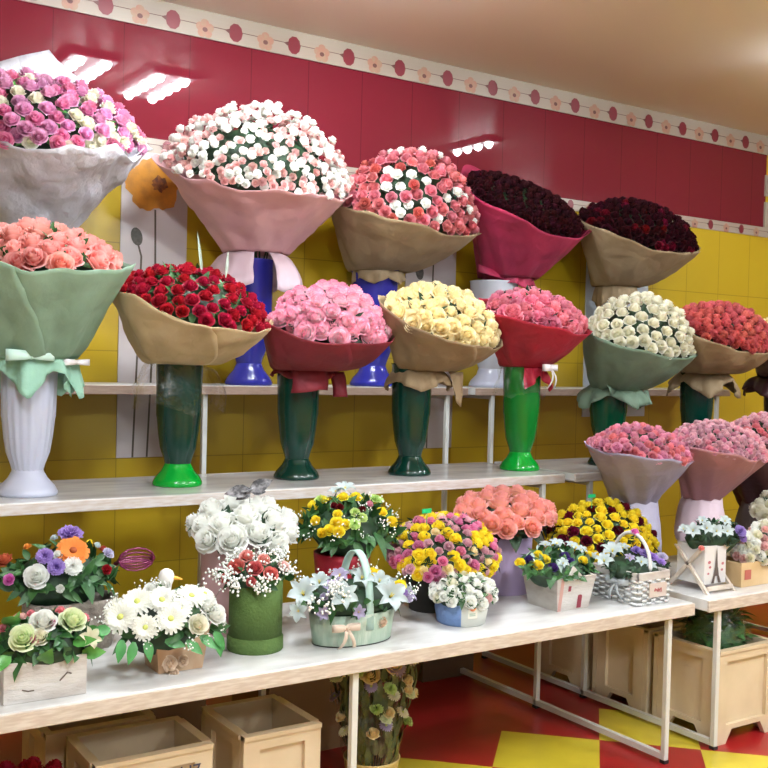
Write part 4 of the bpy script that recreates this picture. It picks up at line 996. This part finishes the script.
q2 = q+nrm*.0008; mb.poly([q2+tg*(.012*math.cos(w*PI/6))+Vector((0, 0, .009+.011*math.sin(w*PI/6))) for w in range(12)], 1)
for zz in (-.010, -.016): mb.poly([q2+tg*x+Vector((0, 0, zz+z)) for x, z in ((-.012, -.0016), (.010, -.0016), (.010, .0016), (-.012, .0016))], 2)
mb.build('price_tag', [mat('tag_paper', (.7, .68, .58), .6), mat('tag_orange', (.85, .25, .10), .6), mat('tag_greyg', (.25, .38, .28), .6)], r, label='cream tag with an orange spot')
d = Dome((428, 594), (498, 592), (462, 606), 571, 2.82, .11); rs = random.Random(49)
foliage(d, r, rs, 60, .028, .018, MAT_LEAF, core=.88, rim_hang=8)
fill(d, r, rs, [('spray', 'white', 4, 1), ('spray', 'ivory', 1, .9), ('spray', 'blush', .5, .8)], .047, .95)
# A10 lilac cylinder with pink roses
xx = at(502, 570, 3.14).x; r = arr('large plain lilac round box of salmon pink roses', (xx, 3.14, Z1))
mb = MB(); mb.lathe([(0, .108), (.003, .110), (.215, .116), (.22, .116), (.22, .108), (.05, .1)], 48); mb.build('round_box', mat('lilac_card', (.44, .34, .54), .6), r, True)
d = Dome((455, 514), (554, 510), (500, 532), 489, 3.14, .2); rs = random.Random(50)
fill(d, r, rs, [('rose', 'salmon', 1, 1.05)], .088, 1.05, zlo=-.05)
d2 = Dome((466, 524), (544, 521), (502, 538), 508, 3.14, .15); foliage(d2, r, rs, 60, .06, .03, MAT_LEAFD, core=.9, rim_hang=14)
# A11 yellow and dark red roses
xx = at(598, 580, 3.10).x; r = arr('round bunch of yellow and dark red roses in a brown pot', (xx, 3.10, Z1))
mb = MB(); mb.lathe([(0, .075), (.004, .08), (.13, .095), (.14, .093), (.05, .07)], 36); mb.build('brown_pot', mat('pot_brown', (.09, .055, .03), .6, bump=.4, bscale=40), r, True)
d = Dome((547, 540), (653, 543), (602, 566), 500, 3.10, .2); rs = random.Random(51)
foliage(d, r, rs, 100, .05, .024, MAT_LEAFD, core=.86, rim_hang=14)
fill(d, r, rs, [('rose', 'yellow', 3, 1.05), ('rose', 'wine', 1.7, 1.0), ('spray', 'yellow', 1.6, .8)], .052, 1.0, zlo=-.1)
mb = MB(); q = at(592, 496, 3.05)-r.location; mb.box(q.x-.02, q.y, q.z-.007, q.x+.02, q.y+.003, q.z+.007); mb.tube([q-Vector((0, 0, .05)), q], .0015, 4); mb.build('green_tag', mat('tag_green', (.0, .45, .16), .5), r)
# A12 tapered white house tub
c = onz(557, 612, Z1); r = arr('tapered white tub with a painted maroon door and bright yellow roses', (c.x+.078, c.y+.078, Z1)); 
rectbox(r, 'square_tub', .195, .195, .125, W_WASH, taper=.80)
MRD = mat('maroon_paint', (.24, .03, .05), .6); MPK = mat('pinkish_strip', (.52, .30, .26), .6)
def face_front(x, z, w, h, dy=.0012, top=1.0, hh=.125, W_=.0975, tp=.80):
    out = []
    for (a_, b_) in ((x, z), (x+w, z), (x+w, z+h), (x, z+h)):
        y = -(W_*(tp+(1-tp)*b_/hh))-dy; out.append((a_, y, b_))
    return out
mb = MB(); mb.poly(face_front(.015, .005, .022, .042)); x0, z0 = .015, .047
y_ = -(.0975*(.8+.2*z0/.125))-.0012
mb.poly([(x0+.011+.011*math.cos(w*PI/8), y_, z0+.009*math.sin(w*PI/8)) for w in range(9)]); mb.poly(face_front(-.038, .072, .014, .02)); mb.build('painted_door', MRD, r)
mb = MB(); mb.poly(face_front(-.078, .0, .016, .123, dy=.001)); mb.build('painted_strip', MPK, r)
mb = MB(); mb.add([(-.05, -.1, .12), (.03, -.1, .12), (-.02, -.098, .165), (-.05, -.094, .12), (.03, -.094, .12), (-.02, -.092, .165)], [(0, 1, 2), (5, 4, 3), (0, 3, 4, 1), (1, 4, 5, 2), (2, 5, 3, 0)]); mb.build('gable', W_WASH, r)
d = Dome((514, 568), (598, 562), (553, 584), 548, c.y+.078, .12); rs = random.Random(52)
av = special(d, r, rs, [('rose', 'yellow', 521, 563, 12, .3), ('rose', 'yellow', 537, 566, 13, .3), ('rose', 'yellow', 544, 561, 13, .3), ('rose', 'yellow', 538, 556, 11, .3), ('rose', 'yellow', 584, 561, 11, .3), ('rose', 'yellow', 588, 556, 11, .3), ('rose', 'yellow', 578, 550, 9, .3), ('spray', 'violet', 530, 560, 11, .2), ('spray', 'violet', 553, 567, 11, .2), ('spray', 'violet', 565, 557, 12, .2), ('spray', 'violet', 570, 562, 10, .2), ('lily', 'silver_white', 562, 566, 14, .3), ('lily', 'silver_white', 580, 553, 14, .3), ('lily', 'silver_white', 557, 546, 18, .2), ('lily', 'silver_white', 545, 548, 14, .2), ('lily', 'silver_white', 570, 547, 16, .2)])
foliage(d, r, rs, 70, .035, .02, MAT_LEAF, core=.86, rim_hang=6); foliage(d, r, rs, 9, .035, .022, MAT_SILV, core=.93, name='silvery_leaves', lo=.4)
# A13 white wicker basket
c = onz(637, 607, Z1); r = arr('white wicker basket with an arched handle, purple and white flowers', (c.x+.085, c.y+.115, Z1))
MWI = mat('white_wicker', (.62, .63, .62), .55)
mb = MB(); wx, wy, hh = .085, .115, .125
def brect(x, y, z0, z1, t, m_=0): mb.box(-x, -y, z0, x, -y+t, z1, m_); mb.box(-x, y-t, z0, x, y, z1, m_); mb.box(-x, -y, z0, -x+t, y, z1, m_); mb.box(x-t, -y, z0, x, y, z1, m_)
mb.box(-wx, -wy, 0, wx, wy, .006)
brect(wx-.003, wy-.003, .005, hh-.02, .003)
for k in range(9):
    z = .008+k*.0105
    for side in range(4):
        ln = wx if side < 2 else wy; nseg = 7
        for j in range(nseg):
            if (j+k) % 2: continue
            a_, b_ = -ln+2*ln*j/nseg, -ln+2*ln*(j+1)/nseg; mid = (a_+b_)/2
            if side == 0: pts = [(a_, -wy+.0, z), (mid, -wy-.004, z), (b_, -wy+.0, z)]
            elif side == 1: pts = [(a_, wy, z), (mid, wy+.004, z), (b_, wy, z)]
            elif side == 2: pts = [(-wx, a_, z), (-wx-.004, mid, z), (-wx, b_, z)]
            else: pts = [(wx, a_, z), (wx+.004, mid, z), (wx, b_, z)]
            mb.tube(pts, .0052, 6)
mb.build('wicker_body', MWI, r, True)
mb = MB(); brect(wx+.006, wy+.006, hh-.03, hh, .010); mb.build('rim_band', W_WASH, r, bevel=.003)
mb = MB(); mb.tube([(.0+.0, -.105*math.cos(PI*i/20)*.95, .10+.155*math.sin(PI*i/20)**.8) for i in range(21)], .007, 8); mb.build('handle', MWI, r, True)
mb = MB(); mb.box(-.03, -wy-.010, .03, .062, -wy-.005, .083, 0); yq = -wy-.011
for k in range(5): mb.tube([(-.005+.008*k, yq, .052+.004*math.sin(k*2)), (-.001+.008*k, yq, .064-.004*(k % 2)), (.003+.008*k, yq, .05+.003*math.cos(k))], .0012, 5, 1)
mb.build('name_plate', [mat('plate_beige', (.55, .47, .42), .6), mat('plate_red', (.45, .04, .05), .6)], r, label='beige plate with red handwriting')
bow('silver_ribbon', r, r.location+Vector((-.098, -.03, .085)), .05, mat('grey_ribbon', (.42, .46, .48), .3), (-1, -.2, 0))
q = r.location+Vector((.0, 0, 0)); inst('pink_ribbon_rose', rose_mesh(P['magenta'], 'spray', 0), r, (0, -.02, .262), (0, -.6, .8), .035, 0)
d = Dome((598, 568), (672, 564), (634, 581), 551, c.y+.115, .12); rs = random.Random(53)
av = special(d, r, rs, [('carnation', 'purple', 645, 556, 14, .2), ('carnation', 'purple', 652, 559, 12, .2), ('carnation', 'purple', 636, 553, 12, .2), ('carnation', 'purple', 660, 563, 10, .1), ('lily', 'silver_white', 612, 556, 24, .3), ('lily', 'silver_white', 604, 564, 20, .2), ('lily', 'silver_white', 640, 565, 15, .2), ('lily', 'silver_white', 650, 568, 12, .1), ('carnation', 'lilac', 662, 559, 12, .2), ('lily', 'silver_white', 622, 552, 16, .3), ('lily', 'silver_white', 592, 560, 18, .2), ('lily', 'lilac', 629, 560, 12)])
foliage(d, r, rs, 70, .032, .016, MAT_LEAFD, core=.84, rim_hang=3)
# B1 tower box with crossed legs
cf = onz(707, 594, Z1); r = arr('white box printed with a lattice tower on crossed wooden legs', (cf.x+.07, cf.y+.09, Z1))
mb = MB(); hw, hd = .066, .07; mb.box(-hw, -hd, .03, hw, hd, .185); mb.build('printed_box', mat('box_white', (.66, .64, .62), .6, noise_col=(.56, .56, .58), nscale=9), r, bevel=.002)
MIR = mat('tower_print', (.10, .075, .065), .7); mb = MB(); y = -hd-.003; x0 = .004
def tri(pts): mb.poly([(x0+a_*1.5, y, b_) for a_, b_ in pts])
tri([(-.006, .095), (.006, .095), (.0015, .165), (-.0015, .165)]); tri([(-.0012, .165), (.0012, .165), (0, .18)])
tri([(-.011, .062), (.011, .062), (.007, .095), (-.007, .095)]); tri([(-.020, .034), (-.009, .034), (-.004, .062), (-.012, .062)]); tri([(.009, .034), (.020, .034), (.012, .062), (.004, .062)])
mb.build('tower_picture', MIR, r)
mb = MB()
for (sx, sz, s) in [(-.04, .12, .010), (-.035, .10, .008), (.042, .11, .009), (.038, .085, .008), (-.045, .075, .007)]: mb.poly([(sx+s*math.cos(w*PI/3), y, sz+s*.7*math.sin(w*PI/3)) for w in range(6)])
mb.build('printed_stamp', mat('stamp_rose', (.45, .14, .16), .6), r)
MLW = mat('pale_wood', (.62, .54, .46), .6, noise_col=(.52, .44, .36), nscale=20)
for sx in (-1, 1):
    X_ = sx*(hw+.014)
    for (ya, yb) in ((-.10, .10), (.10, -.10)):
        mb = MB(); mb.add([(X_-.006, ya-.009, 0), (X_-.006, ya+.009, 0), (X_-.006, yb*.62+.009, .175), (X_-.006, yb*.62-.009, .175), (X_+.006, ya-.009, 0), (X_+.006, ya+.009, 0), (X_+.006, yb*.62+.009, .175), (X_+.006, yb*.62-.009, .175)],
            [(3, 2, 1, 0), (4, 5, 6, 7), (0, 1, 5, 4), (1, 2, 6, 5), (2, 3, 7, 6), (3, 0, 4, 7)]); mb.build('crossed_leg', MLW, r)
for ya in (-.095, .095):
    mb = MB(); mb.box(-hw-.008, ya-.006, .012, hw+.008, ya+.006, .028); mb.build('base_rail', MLW, r)
inst('pink_ribbon_rose', rose_mesh(P['coral_pink'], 'spray', 0), r, (-hw-.02, -.07, .183), (-.3, -.6, .8), .026, 0)
d = Dome((678, 540), (746, 538), (712, 548), 518, cf.y+.09, .09); rs = random.Random(54)
av = special(d, r, rs, [('lily', 'silver_white', 692, 533, 18, .3), ('lily', 'silver_white', 684, 531, 12, .3), ('lily', 'silver_white', 706, 530, 16, .2), ('lily', 'silver_white', 716, 532, 16, .2), ('lily', 'silver_white', 726, 532, 15, .2), ('lily', 'silver_white', 724, 524, 14, .3), ('carnation', 'purple', 739, 532, 13, .2), ('carnation', 'purple', 742, 538, 9, .0), ('lily', 'silver_white', 702, 523, 12, .2)])
foliage(d, r, rs, 70, .034, .016, MAT_LEAFD, core=.88, rim_hang=2, lo=.25)
# B2 kraft box, cream roses
cf = onz(742, 588, Z1); r = arr('light wooden box of cream spray roses at the right end of the farther table', (cf.x+.15, cf.y+.075, Z1))
rectbox(r, 'kraft_box', .30, .14, .10, mat('light_wood', (.58, .40, .20), .6, noise_col=(.66, .48, .27), nscale=8))
mb = MB(); mb.box(-.13, -.0725, .03, -.09, -.0705, .07); mb.build('box_label', mat('label_red', (.45, .12, .09), .6), r)
d = Dome((733, 556), (815, 552), (772, 562), 514, cf.y+.075, .1); rs = random.Random(55)
foliage(d, r, rs, 60, .04, .02, MAT_LEAFD, core=.86, rim_hang=8)
fill(d, r, rs, [('spray', 'white', 1, 1), ('spray', 'blush', 1, .9), ('spray', 'ivory', 1, 1)], .046, 1.0)
# B3 white rose behind
xx = at(800, 560, 3.02).x; r = arr('pot with a large white rose cut by the right picture edge', (xx, 3.02, Z1))
mb = MB(); mb.lathe([(0, .05), (.12, .065), (.12, .06), (.03, .045)], 28); mb.build('plain_pot', mat('pot_grey', (.3, .28, .28), .6), r, True)
d = Dome((752, 512), (845, 508), (797, 520), 484, 3.02, .13); rs = random.Random(56)
foliage(d, r, rs, 40, .05, .028, MAT_LEAFD, core=.84); fill(d, r, rs, [('rose', 'ivory', 1, 1)], .09, 1.0)
mb = MB(); mb.tube([(0, 0, .1), (0, 0, d.c.z-Z1)], .03, 8); mb.build('stem_bundle', K_STEM, r)

# ================================================================== UNDER THE TABLES
M_CR = mat('crate_beige', (.66, .54, .37), .5, noise_col=(.60, .48, .32), nscale=6)
def crate(label, x0, y0, w=.33, dp=.31, h=.37, fill_m=None, notch=True, text=False):
    """open stackable flower crate: recessed panel on every side, arch cut under it"""
    r = thing('flower_crate', label, 'crate', (x0+w/2, y0+dp/2, 0)); mb = MB(); t = .022
    def side(W_, tf):
        hw = W_/2; a = .055; ztop = h-.045; zb = .075
        def bx(xa, za, xb, zb_, d0=0, d1=t): 
            vs = [(x, y, z) for z in (za, zb_) for y in (d0, d1) for x in (xa, xb)]
            mb.add([tf(*v) for v in vs], [(0, 2, 3, 1), (4, 5, 7, 6), (0, 1, 5, 4), (2, 6, 7, 3), (0, 4, 6, 2), (1, 3, 7, 5)])
        bx(-hw, 0, -hw+a, h); bx(hw-a, 0, hw, h); bx(-hw+a, ztop, hw-a, h); bx(-hw+a, zb-.02, hw-a, zb)
        bx(-hw+a, zb, hw-a, ztop, .016, t)
        for s in (-1, 1):  # slanted shoulders of the arch under the panel
            x1 = s*(hw-a); x2 = s*(hw-a-.035)
            pts = [(x1, .0), (x1, zb-.02), (x2, zb-.02)]
            vs = [(x, y, z) for y in (0, t) for x, z in pts]; mb.add([tf(*v) for v in vs], [(0, 1, 2), (5, 4, 3), (0, 3, 4, 1), (1, 4, 5, 2), (2, 5, 3, 0)])
        bx(-hw, h-.012, hw, h+.002, -.006, t+.001)
    side(w, lambda x, y, z: (x, -dp/2+y, z)); side(w, lambda x, y, z: (-x, dp/2-y, z))
    side(dp-2*t-.004, lambda x, y, z: (-w/2+y, -x, z)); side(dp-2*t-.004, lambda x, y, z: (w/2-y, x, z))
    mb.box(-w/2+t, -dp/2+t, .06, w/2-t, dp/2-t, .066)
    mb.build('crate_body', M_CR, r)
    if text:
        tx = bpy.data.curves.new('marking', 'FONT'); tx.body = '•U7'; tx.size = .055; tx.extrude = .0004
        o = bpy.data.objects.new('marking', tx); COL.objects.link(o); o.parent = r; o.rotation_euler = (PI/2, 0, 0); o.location = (w/2-.125, -dp/2-.0075, h-.085); o.data.materials.append(mat('ink', (.05, .05, .09), .6)); me = bpy.data.meshes.new_from_object(o); bpy.data.objects.remove(o); o = bpy.data.objects.new('marking', me); COL.objects.link(o); o.parent = r; o.rotation_euler = (PI/2, 0, 0); o.location = (w/2-.125, -dp/2-.0075, h-.085)
    return r
crate('beige crate with dark marking under the front table, foremost at the left', .925, 2.775, .35, .26, .368, text=True)
crate('beige crate under the front table, just left of the wrapped flowers', 1.375, 2.775, .265, .31, .365)
crate('beige crate behind the marked crate under the front table', .88, 3.09, .34, .26, .362)
crate('beige crate full of green leaves under the farther table, nearest at the right', 3.40, 2.665, .36, .335, .375)
crate('beige crate standing directly behind the crate of green leaves', 3.40, 3.035, .36, .32, .375)
crate('beige crate farthest back under the farther table', 3.40, 3.40, .36, .32, .375)
# cardboard box
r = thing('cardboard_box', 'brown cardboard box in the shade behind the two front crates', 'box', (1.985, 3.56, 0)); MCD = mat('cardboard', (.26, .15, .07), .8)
mb = MB(); mb.box(-.2, -.16, 0, .2, .16, .43); mb.build('carton', MCD, r); mb = MB(); mb.box(-.2, -.162, .36, .2, -.1595, .375); mb.build('packing_tape', mat('tape_brown', (.3, .19, .1), .3), r)
r = thing('cardboard_box', 'wide brown box in the shade behind the marked crate', 'box', (1.28, 3.56, 0))
mb = MB(); mb.box(-.26, -.14, 0, .26, .14, .41); mb.build('carton', MCD, r)
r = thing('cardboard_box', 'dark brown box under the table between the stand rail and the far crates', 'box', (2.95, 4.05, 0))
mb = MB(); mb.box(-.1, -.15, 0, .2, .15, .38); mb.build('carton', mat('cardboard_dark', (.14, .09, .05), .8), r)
# leaves in the crate
rs = random.Random(61); r = thing('leafy_bunch', 'bunch of dark green leaves in clear wrap filling the right crate', 'greenery', (3.58, 2.83, .07))
mb = MB()
for i in range(260):
    a = rs.uniform(0, 6.28); rr = .115*math.sqrt(rs.random()); b = Vector((rr*math.cos(a)*1.05, rr*math.sin(a)*.85, rs.uniform(.26, .42)))
    leaf(mb, b, Vector((math.cos(a)*.5+rs.uniform(-.5, .5), math.sin(a)*.5+rs.uniform(-.5, .5), rs.uniform(.1, .7))), (0, 0, 1), rs.uniform(.05, .09), rs.uniform(.02, .04), 0, rs.uniform(.1, .5))
mb.lathe([(0, .08), (.15, .12), (.36, .12), (.42, .08)], 18, (0, 0, 0)); mb.build('leaves', MAT_LEAF, r, True)['kind'] = 'stuff'
mb = MB(); rows = []
for i in range(9):
    t = i/8; row = []
    for j in range(33):
        a = 2*PI*j/32; p_ = Vector((.165*math.cos(a)*(1-.5*t*t), .14*math.sin(a)*(1-.5*t*t), .2+.26*math.sin(t*PI/2))); p_ += noise.noise_vector(p_*12)*.022; row.append(p_)
    rows.append(row)
mb.grid(rows); mb.build('cellophane_wrap', CELLO, r, True)
# wrapped flowers with tan bucket
xx = at(372, 740, 3.05).x; r = thing('flower_bucket', 'tan bucket of wilting cream chrysanthemums in clear wrap under the front table', 'flower bucket', (xx, 3.05, 0))
mb = MB(); mb.lathe([(0, .085), (.004, .088), (.09, .098), (.10, .102), (.10, .097), (.03, .085)], 32); mb.build('bucket', mat('bucket_tan', (.62, .45, .16), .5), r, True)
rs = random.Random(62); mb = MB()
for i in range(420):
    a = rs.uniform(0, 6.28); t = rs.random(); rr = (.08+.10*t)*rs.random()**.3; b = Vector((rr*math.cos(a), rr*math.sin(a), .08+.36*t))
    leaf(mb, b, Vector((math.cos(a)*.4, math.sin(a)*.4, 1)), (math.cos(a), math.sin(a), .2), rs.uniform(.05, .09), rs.uniform(.015, .03), 0, rs.uniform(.1, .5))
for i in range(14):
    a = i*2.4; rr = .02+.004*i; mb.tube([(rr*.5*math.cos(a), rr*.5*math.sin(a), .02), (rr*1.6*math.cos(a), rr*1.6*math.sin(a), .42)], .003, 5)
mb.build('leaves', mat('olive_leaves', (.03, .055, .02), .6, noise_col=(.12, .14, .05), nscale=14), r, True)['kind'] = 'stuff'
for i in range(26):
    a_ = -2.15+rs.uniform(-1.6, 1.6); z = .50-.30*(i/26)**1.1; rr = .10+.19*(z-.1); x, y = rr*math.cos(a_), rr*math.sin(a_); c_ = ['cream', 'ivory', 'pale_green', 'cream', 'lilac', 'lime'][i % 6]; kd = ['rose', 'chrys', 'carnation'][i % 3]
    inst(KN[kd], fmesh(kd, c_, rs), r, (x, y, z), (x*3, y*3, .5), (.075 if i < 9 else .05), i, '%s %s' % (COLWORD.get(c_, c_), KN[kd]))
mb = MB(); rows = []
for i in range(11):
    t = i/10; row = []
    for j in range(37):
        a = 2*PI*j/36; rr = .10+.07*t; p_ = Vector((rr*math.cos(a), rr*math.sin(a), .1+.42*t)); p_ += noise.noise_vector(p_*10)*.02; row.append(p_)
    rows.append(row)
mb.grid(rows); mb.build('cellophane_wrap', CELLO, r, True)
# red roses low at the left edge
rs = random.Random(63); r = thing('rose_bunch', 'bunch of red roses low under the left end of the front table', 'bouquet', (at(22, 760, 2.86).x, 2.86, .02))
mb = MB(); mb.lathe([(0, .07), (.2, .09), (.2, .085), (.05, .06)], 24); mb.build('bucket', V_DARK, r, True)
for i in range(34):
    z = 1-(i+.5)/34; rho = math.sqrt(1-z*z); a = i*2.4; p_ = Vector((.16*rho*math.cos(a), .13*rho*math.sin(a), .25+.10*z)); inst('rose', fmesh('rose', 'red', rs), r, p_, p_-Vector((0, 0, .15)), .062, a)
mb = MB()
for i in range(9): mb.tube([(.03*math.cos(i), .03*math.sin(i), .03), (.1*math.cos(i*2.4), .1*math.sin(i*2.4), .3)], .004, 5)
mb.build('stem_bundle', K_STEM, r, True)

# ---- pieces that belong to a part
for child, par in (('painted_heart', 'painted_flower'), ('duck_bill', 'duck_ornament'), ('duck_eye', 'duck_ornament'), ('price_tag', 'round_pot'), ('packing_tape', 'carton'), ('tower_picture', 'printed_box'),
                   ('printed_stamp', 'printed_box'), ('painted_door', 'square_tub'), ('painted_strip', 'square_tub'), ('name_plate', 'wicker_body'), ('box_scratch', 'wooden_box'), ('box_label', 'kraft_box'), ('marking', 'crate_body'), ('base_hoop', 'oval_tub')):
    for o in list(COL.objects):
        if o.name.split('.')[0] == child and o.parent:
            for q in o.parent.children:
                if q.name.split('.')[0] == par: o.parent = q; break
for o in list(COL.objects):
    if o.parent or 'category' not in o or 'group' in o: continue
    g = {'vase': 'plastic vases holding the wrapped bouquets', 'flower_vase': 'vases behind the arrangements', 'rose_bouquet': 'paper wrapped rose bouquets on the shelves', 'flower_arrangement': 'boxed and potted arrangements on the tables',
         'flower_crate': 'beige crates under the tables', 'display_stand': 'white tube shelf stands', 'shelf_board': 'boards of the stepped display', 'ceiling_light': 'ceiling lamps over the shelves', 'poppy_panel': 'poppy wall panels', 'cardboard_box': 'brown boxes in the shade'}.get(o.name.split('.')[0])
    if g: o['group'] = g
